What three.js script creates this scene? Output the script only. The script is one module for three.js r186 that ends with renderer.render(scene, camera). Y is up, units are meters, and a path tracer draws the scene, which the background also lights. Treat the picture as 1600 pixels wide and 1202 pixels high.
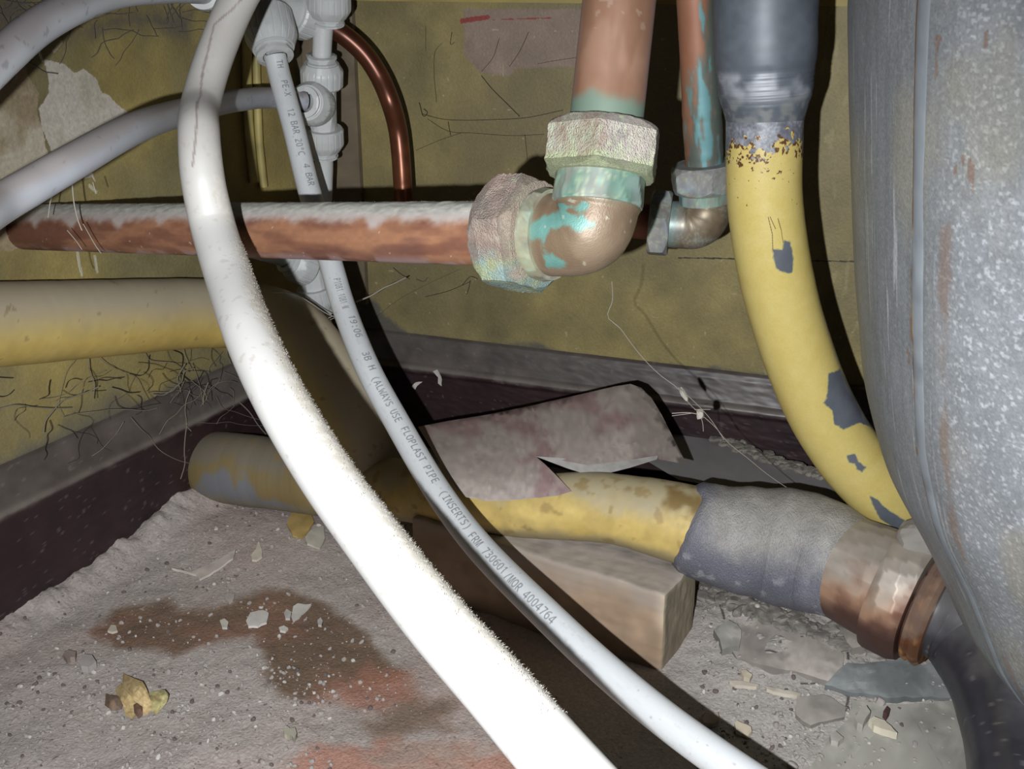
import * as THREE from 'three';
import { mergeGeometries, mergeVertices, toCreasedNormals } from 'three/addons/utils/BufferGeometryUtils.js';
import { TessellateModifier } from 'three/addons/modifiers/TessellateModifier.js';

// ───────────────────────── camera, light, exposure ─────────────────────────
const W = 1600, H = 1202, FPX = 1700, CAMH = 0.43;
const scene = new THREE.Scene();
scene.background = new THREE.Color(0x000000);
const camera = new THREE.PerspectiveCamera(2 * Math.atan(H / 2 / FPX) * 180 / Math.PI, W / H, 0.02, 20);
camera.position.set(0, CAMH, 0);
camera.rotation.set(THREE.MathUtils.degToRad(-21), THREE.MathUtils.degToRad(28), 0, 'YXZ');
camera.updateMatrixWorld(true);
const renderer = new THREE.WebGLRenderer({ antialias: true });
renderer.toneMapping = THREE.LinearToneMapping;
renderer.toneMappingExposure = 1.12;
renderer.shadowMap.enabled = true;
// the phone's flash: beside and below the lens
const flash = new THREE.SpotLight(0xf8fbff, 1.85, 0, 0.74, 0.52, 2);
flash.position.copy(new THREE.Vector3(-0.034, -0.0185, 0.0).applyMatrix4(camera.matrixWorld));
flash.target.position.copy(new THREE.Vector3(0.02, -0.09, -1.0).applyMatrix4(camera.matrixWorld));
flash.castShadow = true; flash.shadow.radius = 0.12; flash.shadow.mapSize.set(2048, 2048);
scene.add(flash, flash.target);

// ───────────────────────── helpers ─────────────────────────
const V = (x, y, z) => new THREE.Vector3(x, y, z);
const UP = V(0, 1, 0);
function ray(px, py) { return V((px - 800) / FPX, -(py - 601) / FPX, -1).applyQuaternion(camera.quaternion); }
const at = (px, py, d) => camera.position.clone().addScaledVector(ray(px, py), d);
const atH = (px, py, h = 0) => { const r = ray(px, py); return camera.position.clone().addScaledVector(r, (h - CAMH) / r.y); };
const XL = -0.63079, CORNER = V(XL, 0, -0.79776);
const BD = V(Math.cos(0.13963), 0, -Math.sin(0.13963)), BN = V(Math.sin(0.13963), 0, Math.cos(0.13963));
const atL = (px, py, off = 0) => { const r = ray(px, py); return camera.position.clone().addScaledVector(r, (XL + off) / r.x); };
const atB = (px, py, off = 0) => { const r = ray(px, py); return camera.position.clone().addScaledVector(r, (CORNER.clone().sub(camera.position).dot(BN) + off) / r.dot(BN)); };
const onB = (s, y, off = 0) => CORNER.clone().addScaledVector(BD, s).addScaledVector(BN, off).setY(y);
const IQ = camera.quaternion.clone().invert();
function toPx(p) { const q = p.clone().sub(camera.position).applyQuaternion(IQ); return [800 + FPX * q.x / -q.z, 601 - FPX * q.y / -q.z, -q.z]; }

function rng(seed) { let a = seed >>> 0; return () => { a = (a + 0x6D2B79F5) | 0; let t = Math.imul(a ^ (a >>> 15), 1 | a); t = (t + Math.imul(t ^ (t >>> 7), 61 | t)) ^ t; return ((t ^ (t >>> 14)) >>> 0) / 4294967296; }; }
function hash(x, y, z) { let h = Math.imul(x, 374761393) ^ Math.imul(y, 668265263) ^ Math.imul(z, 2147483647 - 1274126177); h = Math.imul(h ^ (h >>> 13), 1274126177); h ^= h >>> 16; return (h >>> 0) / 4294967296; }
const sm = t => t * t * (3 - 2 * t);
function n3(x, y, z) {
  const ix = Math.floor(x), iy = Math.floor(y), iz = Math.floor(z), fx = sm(x - ix), fy = sm(y - iy), fz = sm(z - iz);
  const l = (a, b, t) => a + (b - a) * t;
  return l(l(l(hash(ix, iy, iz), hash(ix + 1, iy, iz), fx), l(hash(ix, iy + 1, iz), hash(ix + 1, iy + 1, iz), fx), fy),
    l(l(hash(ix, iy, iz + 1), hash(ix + 1, iy, iz + 1), fx), l(hash(ix, iy + 1, iz + 1), hash(ix + 1, iy + 1, iz + 1), fx), fy), fz);
}
function n2(x, y, s = 0) {
  const ix = Math.floor(x), iy = Math.floor(y), fx = sm(x - ix), fy = sm(y - iy);
  const a = hash(ix, iy, s), b = hash(ix + 1, iy, s), c = hash(ix, iy + 1, s), d = hash(ix + 1, iy + 1, s);
  return a + (b - a) * fx + (c - a) * fy + (a - b - c + d) * fx * fy;
}
function fb2(x, y, o = 4, s = 0) { let v = 0, a = 0.5, t = 0; for (let i = 0; i < o; i++) { v += a * n2(x, y, s + i * 7); t += a; a *= 0.5; x *= 2.03; y *= 2.03; } return v / t; }
function fb3(p, f, o = 4, s = 0) { let v = 0, a = 0.5, t = 0, x = p.x * f + s, y = p.y * f + s * 2, z = p.z * f; for (let i = 0; i < o; i++) { v += a * n3(x, y, z); t += a; a *= 0.5; x *= 2.03; y *= 2.03; z *= 2.03; } return v / t; }
const clamp = (x, a = 0, b = 1) => Math.min(b, Math.max(a, x));
const ss = (a, b, x) => sm(clamp((x - a) / (b - a)));
const mix = (A, B, t) => [A[0] + (B[0] - A[0]) * t, A[1] + (B[1] - A[1]) * t, A[2] + (B[2] - A[2]) * t];
const mul = (A, k) => [A[0] * k, A[1] * k, A[2] * k];
const lin1 = c => { c = clamp(c / 255); return c <= 0.04045 ? c / 12.92 : ((c + 0.055) / 1.055) ** 2.4; };
// signed distance to a polygon (negative inside)
function sd(P, x, y) {
  if (!P.bb) { const X = P.map(p => p[0]), Y = P.map(p => p[1]); P.bb = [Math.min(...X), Math.max(...X), Math.min(...Y), Math.max(...Y)]; P.m = 0.25 * Math.max(P.bb[1] - P.bb[0], P.bb[3] - P.bb[2]); }
  const ox = Math.max(P.bb[0] - x, x - P.bb[1], 0), oy = Math.max(P.bb[2] - y, y - P.bb[3], 0); if (ox + oy > P.m) return Math.hypot(ox, oy);
  let d = 1e9, s = 1;
  for (let i = 0, j = P.length - 1; i < P.length; j = i++) {
    const ex = P[j][0] - P[i][0], ey = P[j][1] - P[i][1], wx = x - P[i][0], wy = y - P[i][1];
    const t = clamp((wx * ex + wy * ey) / (ex * ex + ey * ey)), bx = wx - ex * t, by = wy - ey * t;
    d = Math.min(d, bx * bx + by * by);
    const c1 = y >= P[i][1], c2 = y < P[j][1], c3 = ex * wy > ey * wx;
    if ((c1 && c2 && c3) || (!c1 && !c2 && !c3)) s = -s;
  }
  return s * Math.sqrt(d);
}
function sdLine(P, x, y) {
  let d = 1e9;
  for (let i = 1; i < P.length; i++) {
    const ex = P[i][0] - P[i - 1][0], ey = P[i][1] - P[i - 1][1], wx = x - P[i - 1][0], wy = y - P[i - 1][1];
    const t = clamp((wx * ex + wy * ey) / (ex * ex + ey * ey)); d = Math.min(d, Math.hypot(wx - ex * t, wy - ey * t));
  }
  return d;
}
function tex(w, h, fn, srgb = true) {   // fn(u, v) -> [r,g,b] 0..255 ; v runs upward
  const a = new Uint8Array(w * h * 4);
  for (let j = 0; j < h; j++) for (let i = 0; i < w; i++) {
    const c = fn((i + 0.5) / w, (j + 0.5) / h), k = (j * w + i) * 4;
    a[k] = clamp(c[0], 0, 255); a[k + 1] = clamp(c[1], 0, 255); a[k + 2] = clamp(c[2], 0, 255); a[k + 3] = 255;
  }
  const t = new THREE.DataTexture(a, w, h, THREE.RGBAFormat);
  t.wrapS = t.wrapT = THREE.RepeatWrapping; t.magFilter = THREE.LinearFilter; t.minFilter = THREE.LinearMipmapLinearFilter; t.generateMipmaps = true;
  if (srgb) t.colorSpace = THREE.SRGBColorSpace;
  t.needsUpdate = true; return t;
}
const grainTex = tex(512, 512, (u, v) => { const g = 255 * (0.55 * n2(u * 64, v * 64, 1) + 0.25 * n2(u * 128, v * 128, 2) + 0.2 * n2(u * 32, v * 32, 3)); return [g, g, g]; }, false);
function grain(rx, ry) { const t = grainTex.clone(); t.repeat.set(rx, ry); t.needsUpdate = true; return t; }
const std = (o) => { const m = new THREE.MeshStandardMaterial(Object.assign({ roughness: 0.8, metalness: 0, side: THREE.DoubleSide }, o)); m.color.multiplyScalar(0.72); return m; };
const vc = (roughness = 0.8, metalness = 0, o = {}) => std(Object.assign({ color: 0xffffff, vertexColors: true, roughness, metalness }, o));
// vertex paint: fn(position, u, v, normal) -> sRGB 0..255
function paint(g, fn) {
  const P = g.attributes.position, U = g.attributes.uv, N = g.attributes.normal, c = new Float32Array(P.count * 3), p = V(0, 0, 0), n = V(0, 0, 0);
  for (let i = 0; i < P.count; i++) {
    p.fromBufferAttribute(P, i); if (N) n.fromBufferAttribute(N, i);
    const q = fn(p, U ? U.getX(i) : 0, U ? U.getY(i) : 0, n);
    c[i * 3] = lin1(q[0]); c[i * 3 + 1] = lin1(q[1]); c[i * 3 + 2] = lin1(q[2]);
  }
  g.setAttribute('color', new THREE.BufferAttribute(c, 3)); return g;
}
// naming
const used = {};
function numbered(n) { used[n] = (used[n] ?? -1) + 1; return used[n] ? `${n}_${String(used[n]).padStart(3, '0')}` : n; }
function thing(name, label, category, base, group) {
  const o = new THREE.Group(); o.name = numbered(name); o.position.copy(base); o.userData = { label, category };
  if (group) o.userData.group = group;
  o.wp = base.clone(); scene.add(o); return o;
}
function sh(m) { m.castShadow = m.receiveShadow = true; return m; }
function part(parent, name, geo, m, label) {
  geo.translate(-parent.wp.x, -parent.wp.y, -parent.wp.z);
  const o = sh(new THREE.Mesh(geo, m)); o.name = name; o.wp = parent.wp.clone(); if (label) o.userData.label = label; parent.add(o); return o;
}
function single(name, label, category, geo, m, group) {      // a thing that is one mesh
  geo.computeBoundingBox(); const b = geo.boundingBox, base = V((b.min.x + b.max.x) / 2, b.min.y, (b.min.z + b.max.z) / 2);
  geo.translate(-base.x, -base.y, -base.z);
  const o = sh(new THREE.Mesh(geo, m)); o.name = numbered(name); o.position.copy(base); o.userData = { label, category }; if (group) o.userData.group = group;
  o.wp = base; scene.add(o); return o;
}
function struct(name, geo, m, parent) {
  const o = sh(new THREE.Mesh(geo, m)); o.name = name; if (!parent) { o.userData.kind = 'structure'; scene.add(o); } else parent.add(o);
  o.wp = V(0, 0, 0); return o;
}
// grid surface fn(u,v)->Vector3
function grid(nu, nv, fn, closed = false) {
  const P = [], U = [], I = [];
  for (let j = 0; j <= nv; j++) for (let i = 0; i <= nu; i++) { const p = fn(i / nu, j / nv); P.push(p.x, p.y, p.z); U.push(i / nu, j / nv); }
  for (let j = 0; j < nv; j++) for (let i = 0; i < nu; i++) { const a = j * (nu + 1) + i, b = a + 1, c = a + nu + 1, d = c + 1; I.push(a, b, d, a, d, c); }
  const g = new THREE.BufferGeometry(); g.setAttribute('position', new THREE.Float32BufferAttribute(P, 3)); g.setAttribute('uv', new THREE.Float32BufferAttribute(U, 2)); g.setIndex(I); g.computeVertexNormals();
  if (closed) {           // v wraps: average the normals of first and last row
    const N = g.attributes.normal, o = nv * (nu + 1);
    for (let i = 0; i <= nu; i++) { const n = V(N.getX(i) + N.getX(o + i), N.getY(i) + N.getY(o + i), N.getZ(i) + N.getZ(o + i)).normalize(); N.setXYZ(i, n.x, n.y, n.z); N.setXYZ(o + i, n.x, n.y, n.z); }
  }
  return g;
}
// swept tube; u along, v around, v = 0.5 faces hint (Vector3 or 'cam'); growing v turns towards -(T x N)
function tube(pts, radii, { seg = 200, rad = 48, hint = UP, disp, caps = true, tension } = {}) {
  const cv = pts.length > 2 ? new THREE.CatmullRomCurve3(pts, false, 'centripetal') : new THREE.LineCurve3(pts[0], pts[1]);
  cv.arcLengthDivisions = 600; const L = cv.getLength(), R = Array.isArray(radii) ? radii : null;
  const rAt = t => { if (!R) return radii; const x = clamp(t) * (R.length - 1), i = Math.min(R.length - 2, Math.floor(x)); return R[i] + (R[i + 1] - R[i]) * sm(x - i); };
  const fr = [];
  for (let i = 0; i <= seg; i++) {
    const u = i / seg, t = cv.getUtoTmapping(u), p = cv.getPoint(t), T = cv.getTangent(t).normalize();
    const h = hint === 'cam' ? camera.position.clone().sub(p) : hint.clone(); h.addScaledVector(T, -h.dot(T)).normalize();
    fr.push({ p, T, N: h, B: T.clone().cross(h), r: rAt(t) });
  }
  const g = grid(seg, rad, (u, v) => {
    const f = fr[Math.round(u * seg)], a = -(v - 0.5) * 2 * Math.PI, r = f.r + (disp ? disp(u, v, f.p, a) : 0);
    return f.p.clone().addScaledVector(f.N, Math.cos(a) * r).addScaledVector(f.B, Math.sin(a) * r);
  }, true);
  g.userData.L = L; g.userData.fr = fr;
  if (!caps) return g;
  const cap = (k) => { const f = fr[k]; return grid(1, rad, (u, v) => { const a = -(v - 0.5) * 2 * Math.PI, r = (u < 0.5 ? 0.0001 : f.r + (disp ? disp(k / seg, v, f.p, a) : 0)); return f.p.clone().addScaledVector(f.N, Math.cos(a) * r).addScaledVector(f.B, Math.sin(a) * r); }); };
  const c0 = cap(0), c1 = cap(seg);
  for (const [c, u] of [[c0, 0], [c1, 1]]) { const q = c.attributes.uv; for (let i = 0; i < q.count; i++) q.setX(i, u); }
  const m = mergeGeometries([g, c0, c1]); m.userData = { L, fr }; return m;
}
// revolve about an axis: prof [[z,r],...] metres along dir from A; mod(theta,z,r)->r
function revolve(prof, A, dir, { n = 96, mod, sub = 1, crease = 0.6, hint = UP } = {}) {
  const D = dir.clone().normalize(); let h = hint.clone(); if (Math.abs(h.dot(D)) > 0.95) h = V(0, 0, 1); h.addScaledVector(D, -h.dot(D)).normalize(); const B = D.clone().cross(h);
  const pr = []; for (let i = 0; i < prof.length - 1; i++) for (let k = 0; k < sub; k++) { const t = k / sub; pr.push([prof[i][0] + (prof[i + 1][0] - prof[i][0]) * t, prof[i][1] + (prof[i + 1][1] - prof[i][1]) * t]); } pr.push(prof[prof.length - 1]);
  const g = grid(pr.length - 1, n, (u, v) => {
    const [z, r0] = pr[Math.round(u * (pr.length - 1))], a = v * Math.PI * 2, r = mod ? mod(a, z, r0) : r0;
    return A.clone().addScaledVector(D, z).addScaledVector(h, Math.cos(a) * r).addScaledVector(B, Math.sin(a) * r);
  });
  return toCreasedNormals(g, crease);
}
function hexNut(A, dir, apo, L, bore, { roll = 0, ch = 0.22, sub = 4, n = 144, rough = 0.0006, hint } = {}) {
  const rc = apo / Math.cos(Math.PI / 6), c = L * ch;
  const hx = a => { const m = ((a + roll) % (Math.PI / 3) + Math.PI / 3) % (Math.PI / 3) - Math.PI / 6; return apo / Math.cos(m); };
  return revolve([[0, bore], [0, apo * 0.985], [c * 0.5, apo * 1.075], [c, rc], [L - c, rc], [L - c * 0.5, apo * 1.075], [L, apo * 0.985], [L, bore]], A, dir,
    { n, sub, crease: 0.42, hint, mod: (a, z, r) => { const q = Math.min(hx(a), r); return r <= bore ? q : q + rough * (n3(Math.cos(a) * 9, Math.sin(a) * 9, z * 600) - 0.5); } });
}
// outline in pixels -> solid sheet: map(px,py,z) with z 0 (front) .. 1 (back)
function sheet(poly, map, cell = 9, it = 7) {
  const s = new THREE.Shape(poly.map(([x, y]) => new THREE.Vector2(x, y)));
  let g = new THREE.ExtrudeGeometry(s, { depth: 1, bevelEnabled: false, steps: 1 });
  g.deleteAttribute('normal'); g.deleteAttribute('uv');
  g = new TessellateModifier(cell, it).modify(g.index ? g.toNonIndexed() : g);
  const P = g.attributes.position, uv = [];
  for (let i = 0; i < P.count; i++) { const x = P.getX(i), y = P.getY(i), p = map(x, y, P.getZ(i)); uv.push(x / 100, y / 100); P.setXYZ(i, p.x, p.y, p.z); }
  g.setAttribute('uv', new THREE.Float32BufferAttribute(uv, 2));
  return toCreasedNormals(g, 0.7);
}
function rag(poly, amp, step, seed) {     // roughen an outline
  const r = rng(seed), o = [];
  for (let i = 0; i < poly.length; i++) { const a = poly[i], b = poly[(i + 1) % poly.length], d = Math.hypot(b[0] - a[0], b[1] - a[1]), k = Math.max(1, Math.round(d / step)); for (let j = 0; j < k; j++) { const t = j / k; o.push([a[0] + (b[0] - a[0]) * t + (r() - 0.5) * amp, a[1] + (b[1] - a[1]) * t + (r() - 0.5) * amp]); } }
  return o;
}
function rock(seed, sx, sy, sz, det = 3, amp = 0.35) {
  let g = new THREE.IcosahedronGeometry(1, det); g.deleteAttribute('uv'); g.deleteAttribute('normal'); g = mergeVertices(g, 1e-4);
  const P = g.attributes.position, p = V(0, 0, 0);
  for (let i = 0; i < P.count; i++) { p.fromBufferAttribute(P, i); const k = 1 + amp * (fb3(p, 1.3, 3, seed * 3.7) - 0.5) * 2; P.setXYZ(i, Math.sign(p.x) * Math.abs(p.x) ** 0.8 * k * sx, Math.sign(p.y) * Math.abs(p.y) ** 0.8 * k * sy, Math.sign(p.z) * Math.abs(p.z) ** 0.8 * k * sz); }
  return toCreasedNormals(g, 0.5);
}
// (u,v) of the visible surface point of geo nearest to a pixel
function uvOf(g, px, py) {
  if (!g.userData.pix) {
    const P = g.attributes.position, N = g.attributes.normal, U = g.attributes.uv, o = [], p = V(0, 0, 0), n = V(0, 0, 0);
    for (let i = 0; i < P.count; i++) { const u = U.getX(i); if (u <= 0 || u >= 1) continue; p.fromBufferAttribute(P, i).sub(camera.position); n.fromBufferAttribute(N, i); if (n.dot(p) > 0) continue; p.applyQuaternion(IQ); o.push(800 + FPX * p.x / -p.z, 601 - FPX * p.y / -p.z, u, U.getY(i)); }
    g.userData.pix = o;
  }
  const o = g.userData.pix; let b = 1e9, r = [0, 0];
  for (let i = 0; i < o.length; i += 4) { const d = (o[i] - px) ** 2 + (o[i + 1] - py) ** 2; if (d < b) { b = d; r = [o[i + 2], o[i + 3]]; } }
  return r;
}
const lineTube = (pts, r, k = 5) => { const c = new THREE.CatmullRomCurve3(pts); return new THREE.TubeGeometry(c, Math.max(4, pts.length * 3), r, k, false); };

// ───────────────────────── room shell ─────────────────────────
const wL = (px, py) => { const p = atL(px, py); return [p.z + 0.8, p.y]; };
const wB = (px, py) => { const p = atB(px, py); return [p.clone().sub(CORNER).dot(BD), p.y]; };
const fl = (px, py) => { const p = atH(px, py, 0); return [p.x, p.z]; };
const OCHRE = [166, 149, 92], OLIVE = [140, 130, 92], PLASTER = [215, 207, 192];

const plA = [[70, 95], [100, 100], [115, 112], [130, 109], [150, 122], [160, 145], [170, 150], [215, 190], [120, 240], [80, 236], [65, 190], [60, 170], [75, 145], [77, 118]].map(p => wL(...p));
const plB = [[-40, 120], [42, 95], [50, 130], [60, 145], [58, 180], [66, 215], [76, 240], [40, 285], [-40, 330]].map(p => wL(...p));
const plC = [[-20, 340], [12, 352], [30, 365], [34, 382], [14, 395], [-20, 392]].map(p => wL(...p));
const plD = [[126, 274], [142, 264], [149, 284], [143, 276], [134, 280]].map(p => wL(...p));
const smudge = [[130, 40], [200, 18], [300, 20], [300, 70], [270, 62], [240, 45], [180, 42], [140, 62], [100, 62]].map(p => wL(...p));
const smudge2 = [[-30, -30], [70, -30], [40, 30], [15, 70], [-30, 120]].map(p => wL(...p));
const dripsL = [[[60, 78], [66, 95]], [[84, 80], [96, 66]], [[120, 390], [128, 430]], [[148, 400], [152, 425]], [[140, 290], [150, 300]]].map(l => l.map(p => wL(...p)));
const sGrey = wL(462, 200)[0];
const texL = tex(896, 896, (u, v) => {
  const s = u * 0.55, y = v * 0.55, wob = (fb2(s * 90, y * 90, 3, 5) - 0.5) * 0.006;
  let c = mix(OLIVE, OCHRE, ss(0.3, 0.7, fb2(s * 14, y * 9, 4, 11)));
  c = mul(c, 0.86 + 0.28 * fb2(s * 40, y * 40, 4, 2));
  c = mix(c, [112, 100, 72], 0.55 * ss(0.56, 0.75, fb2(s * 11 + 3, y * 5, 4, 21)));
  const d = Math.min(sd(plA, s, y), sd(plD, s, y)) + wob * 0.5; const d2 = Math.min(sd(plB, s, y), sd(plC, s, y)) + wob;
  if (d < 0) c = mul(mix(PLASTER, [190, 180, 160], ss(0.5, 0.8, fb2(s * 30, y * 30, 4, 8))), 0.94 + 0.1 * n2(s * 500, y * 500));
  if (d2 < 0 && d >= 0) c = mul(mix([205, 195, 172], [168, 150, 120], ss(0.42, 0.7, fb2(s * 35, y * 35, 4, 9))), 0.94 + 0.1 * n2(s * 500, y * 500));
  const k = Math.max(ss(0.008, -0.012, sd(smudge, s, y) + wob * 2), ss(0.01, -0.015, sd(smudge2, s, y) + wob * 2)) * (0.35 + 0.65 * fb2(s * 60, y * 60, 4, 14));
  c = mix(c, [98, 92, 94], clamp(k));
  for (const l of dripsL) if (sdLine(l, s, y) < 0.0011 + wob * 0.15) c = [205, 198, 170];
  c = mix(c, mul([122, 112, 94], 0.85 + 0.3 * fb2(s * 60, y * 20, 3, 18)), 0.8 * ss(sGrey, sGrey - 0.006, s + wob * 0.4) * ss(0.2, 0.24, y));
  c = mix(c, [112, 108, 96], 0.75 * ss(0.128, 0.108, y + (fb2(s * 50, y * 50, 4, 4) - 0.5) * 0.03));
  return mul(c, 0.96 + 0.08 * n2(s * 900, y * 900, 3));
});
const pink = [[725, 14], [915, 14], [915, 104], [806, 106], [796, 118], [752, 114], [738, 100], [724, 84]].map(p => wB(...p));
const redL = [[[722, 33], [738, 30], [762, 27]], [[770, 31], [860, 28]]].map(l => l.map(p => wB(...p)));
const crackB = [[[1060, 403], [1130, 404], [1200, 406], [1340, 409]]].map(l => l.map(p => wB(...p)));
const greyB = [[585, 470], [600, 490], [640, 520], [760, 540], [840, 540], [870, 555], [1000, 572], [1080, 572], [1300, 596], [1300, 640], [560, 560], [560, 470]].map(p => wB(...p));
const texB = tex(896, 896, (u, v) => {
  const s = u * 0.55, y = v * 0.55, wob = (fb2(s * 90, y * 90, 3, 5) - 0.5) * 0.006;
  let c = mix([136, 124, 84], [156, 141, 90], ss(0.3, 0.7, fb2(s * 12, y * 10, 4, 31)));
  c = mul(c, 0.86 + 0.28 * fb2(s * 45, y * 45, 4, 6));
  c = mix(c, [120, 108, 82], 0.5 * ss(0.55, 0.75, fb2(s * 9 + 5, y * 6, 4, 27)));
  const dp = sd(pink, s, y) + wob * 0.5;
  c = mix(c, mul([152, 132, 118], 0.9 + 0.2 * fb2(s * 60, y * 60, 3, 3)), ss(0.0015, -0.0015, dp) * 0.9);
  const r = Math.min(sdLine(redL[0], s, y) - 0.0012, sdLine(redL[1], s, y) + 0.0002); if (r + wob * 0.2 < 0.0006) c = mix(c, [150, 52, 48], 0.85);
  if (sdLine(crackB[0], s, y) + wob * 0.1 < 0.0005) c = [58, 50, 34];
  c = mix(c, [92, 90, 84], 0.85 * ss(0.004, -0.003, sd(greyB, s, y) + wob * 1.5));
  if (s > 0.42) c = mix(c, [176, 165, 120], 0.45 * ss(0.6, 0.75, fb2(s * 130, y * 45, 3, 17)));   // chips beside the tank
  const fl_ = n2(s * 220, y * 220, 77); if (fl_ > 0.965) c = mix(c, [190, 182, 150], 0.6);
  return mul(c, 0.96 + 0.08 * n2(s * 900, y * 900, 3));
});
const tileUV = (g, f) => { const P = g.attributes.position, a = []; const p = V(0, 0, 0); for (let i = 0; i < P.count; i++) { p.fromBufferAttribute(P, i); const [u, v] = f(p); a.push(u, v); } g.setAttribute('uv', new THREE.Float32BufferAttribute(a, 2)); return g; };
const CEIL = 1.9, FRONT = 1.3, RIGHT = 1.0;
function slab(a, b, t, y0, y1) {          // vertical wall from a to b, thickness t away from the room (to the left of a->b)
  const d = b.clone().sub(a), L = d.length(); d.normalize(); const n = V(d.z, 0, -d.x);
  const g = new THREE.BoxGeometry(L, y1 - y0, t); g.translate(L / 2, (y0 + y1) / 2, -t / 2);
  g.applyMatrix4(new THREE.Matrix4().makeBasis(d, UP, n.clone().multiplyScalar(-1))); g.translate(a.x, 0, a.z); return g;
}
const backEnd = onB(1.70, 0);
const wallL = slab(V(XL, 0, FRONT), V(XL, 0, CORNER.z - 0.02), 0.06, -0.03, CEIL);
tileUV(wallL, p => [(p.z + 0.8) / 0.55, p.y / 0.55]);
struct('wall_left', wallL, std({ map: texL, bumpMap: grain(6, 6), bumpScale: 0.0002, roughness: 0.62 }));
const wallB = slab(CORNER.clone().addScaledVector(BD, -0.02), backEnd, 0.06, -0.03, CEIL);
tileUV(wallB, p => [p.clone().sub(CORNER).dot(BD) / 0.55, p.y / 0.55]);
struct('wall_back', wallB, std({ map: texB, bumpMap: grain(6, 6), bumpScale: 0.0002, roughness: 0.6 }));
const plain = std({ color: 0x2a2622, roughness: 0.9, bumpMap: grain(10, 10), bumpScale: 0.001 });
struct('wall_right', slab(V(RIGHT, 0, backEnd.z - 0.1), V(RIGHT, 0, FRONT), 0.06, -0.03, CEIL), plain);
struct('wall_front', slab(V(RIGHT, 0, FRONT), V(XL, 0, FRONT), 0.06, -0.03, CEIL), plain);
{ const g = new THREE.BoxGeometry(1.8, 0.05, 2.6); g.translate(0.18, CEIL + 0.025, 0.12); struct('ceiling', g, std({ color: 0x2a2622, roughness: 0.95, bumpMap: grain(12, 12), bumpScale: 0.001 })); }
// rail along the top of the back wall and the upright batten in the corner
{ const p0 = atB(545, 8), p1 = atB(1320, 8); const h0 = 0.4035, g = new THREE.BoxGeometry(0.75, 0.05, 0.012, 60, 4, 1); g.translate(0.375, h0 + 0.025, 0.006);
  g.applyMatrix4(new THREE.Matrix4().makeBasis(BD, UP, BN)); g.translate(CORNER.x, 0, CORNER.z);
  paint(g, p => mul([172, 152, 86], 0.85 + 0.3 * fb3(p, 60, 3))); struct('trim_1', g, vc(0.6)); }
{ const s0 = wB(522, 150)[0], s1 = wB(562, 150)[0], g = new THREE.BoxGeometry(s1 - 0.001, 0.27, 0.006, 10, 90, 1); g.translate((s1) / 2, 0.27, 0.003);
  g.applyMatrix4(new THREE.Matrix4().makeBasis(BD, UP, BN)); g.translate(CORNER.x, 0, CORNER.z);
  paint(g, p => mul(mix([128, 114, 96], [112, 100, 76], fb3(p, 30, 3)), 0.8 + 0.4 * fb3(p, 90, 3, 4))); struct('trim_2', g, vc(0.8)); }
// skirting boards
const skProf = [[0.001, 0.11], [0.004, 0.1085], [0.006, 0.104], [0.0075, 0.097], [0.009, 0.090], [0.0105, 0.0845], [0.0135, 0.0825], [0.0150, 0.0805], [0.0150, 0.077], [0.0138, 0.0745], [0.0138, 0.04], [0.0138, -0.01], [0.001, -0.01]];
function skirting(name, f, L, seed) {
  const nu = 620; const pr = []; for (let i = 0; i < skProf.length - 1; i++) { const K = Math.max(2, Math.ceil(Math.abs(skProf[i + 1][1] - skProf[i][1]) / 0.0011)); for (let k = 0; k < K; k++) { const t = k / K; pr.push([skProf[i][0] + (skProf[i + 1][0] - skProf[i][0]) * t, skProf[i][1] + (skProf[i + 1][1] - skProf[i][1]) * t]); } } pr.push(skProf[skProf.length - 1]);
  const g = grid(nu, pr.length - 1, (u, v) => { const q = pr[Math.round(v * (pr.length - 1))]; const w = L * u ** 1.7; return f(w, q[1], q[0] + 0.0006 * (fb2(w * 120, q[1] * 300, 2, seed) - 0.5)); });
  paint(g, (p) => {
    const n = fb3(p, 70, 4, seed), m = fb3(p, 18, 3, seed + 3);
    let c = mix([46, 35, 38], [58, 38, 40], m); c = mul(c, 0.8 + 0.4 * n);
    const dust = ss(0.0765, 0.083, p.y + (n - 0.5) * 0.012) * (0.55 + 0.45 * m);
    c = mix(c, mul([112, 106, 99], 0.75 + 0.45 * n), dust);
    const e = ss(0.0035, 0.0005, Math.abs(p.y - 0.0815)); c = mix(c, [150, 142, 132], 0.5 * e);
    if (fb3(p, 420, 2, seed) > 0.80) c = mix(c, [140, 132, 126], 0.4);
    return c;
  });
  struct(name, g, vc(0.42));
}
skirting('baseboard_left', (s, y, o) => V(XL + o, y, CORNER.z + s), 2.05, 3);
skirting('baseboard_back', (s, y, o) => onB(s, y, o), 1.6, 8);

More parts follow.
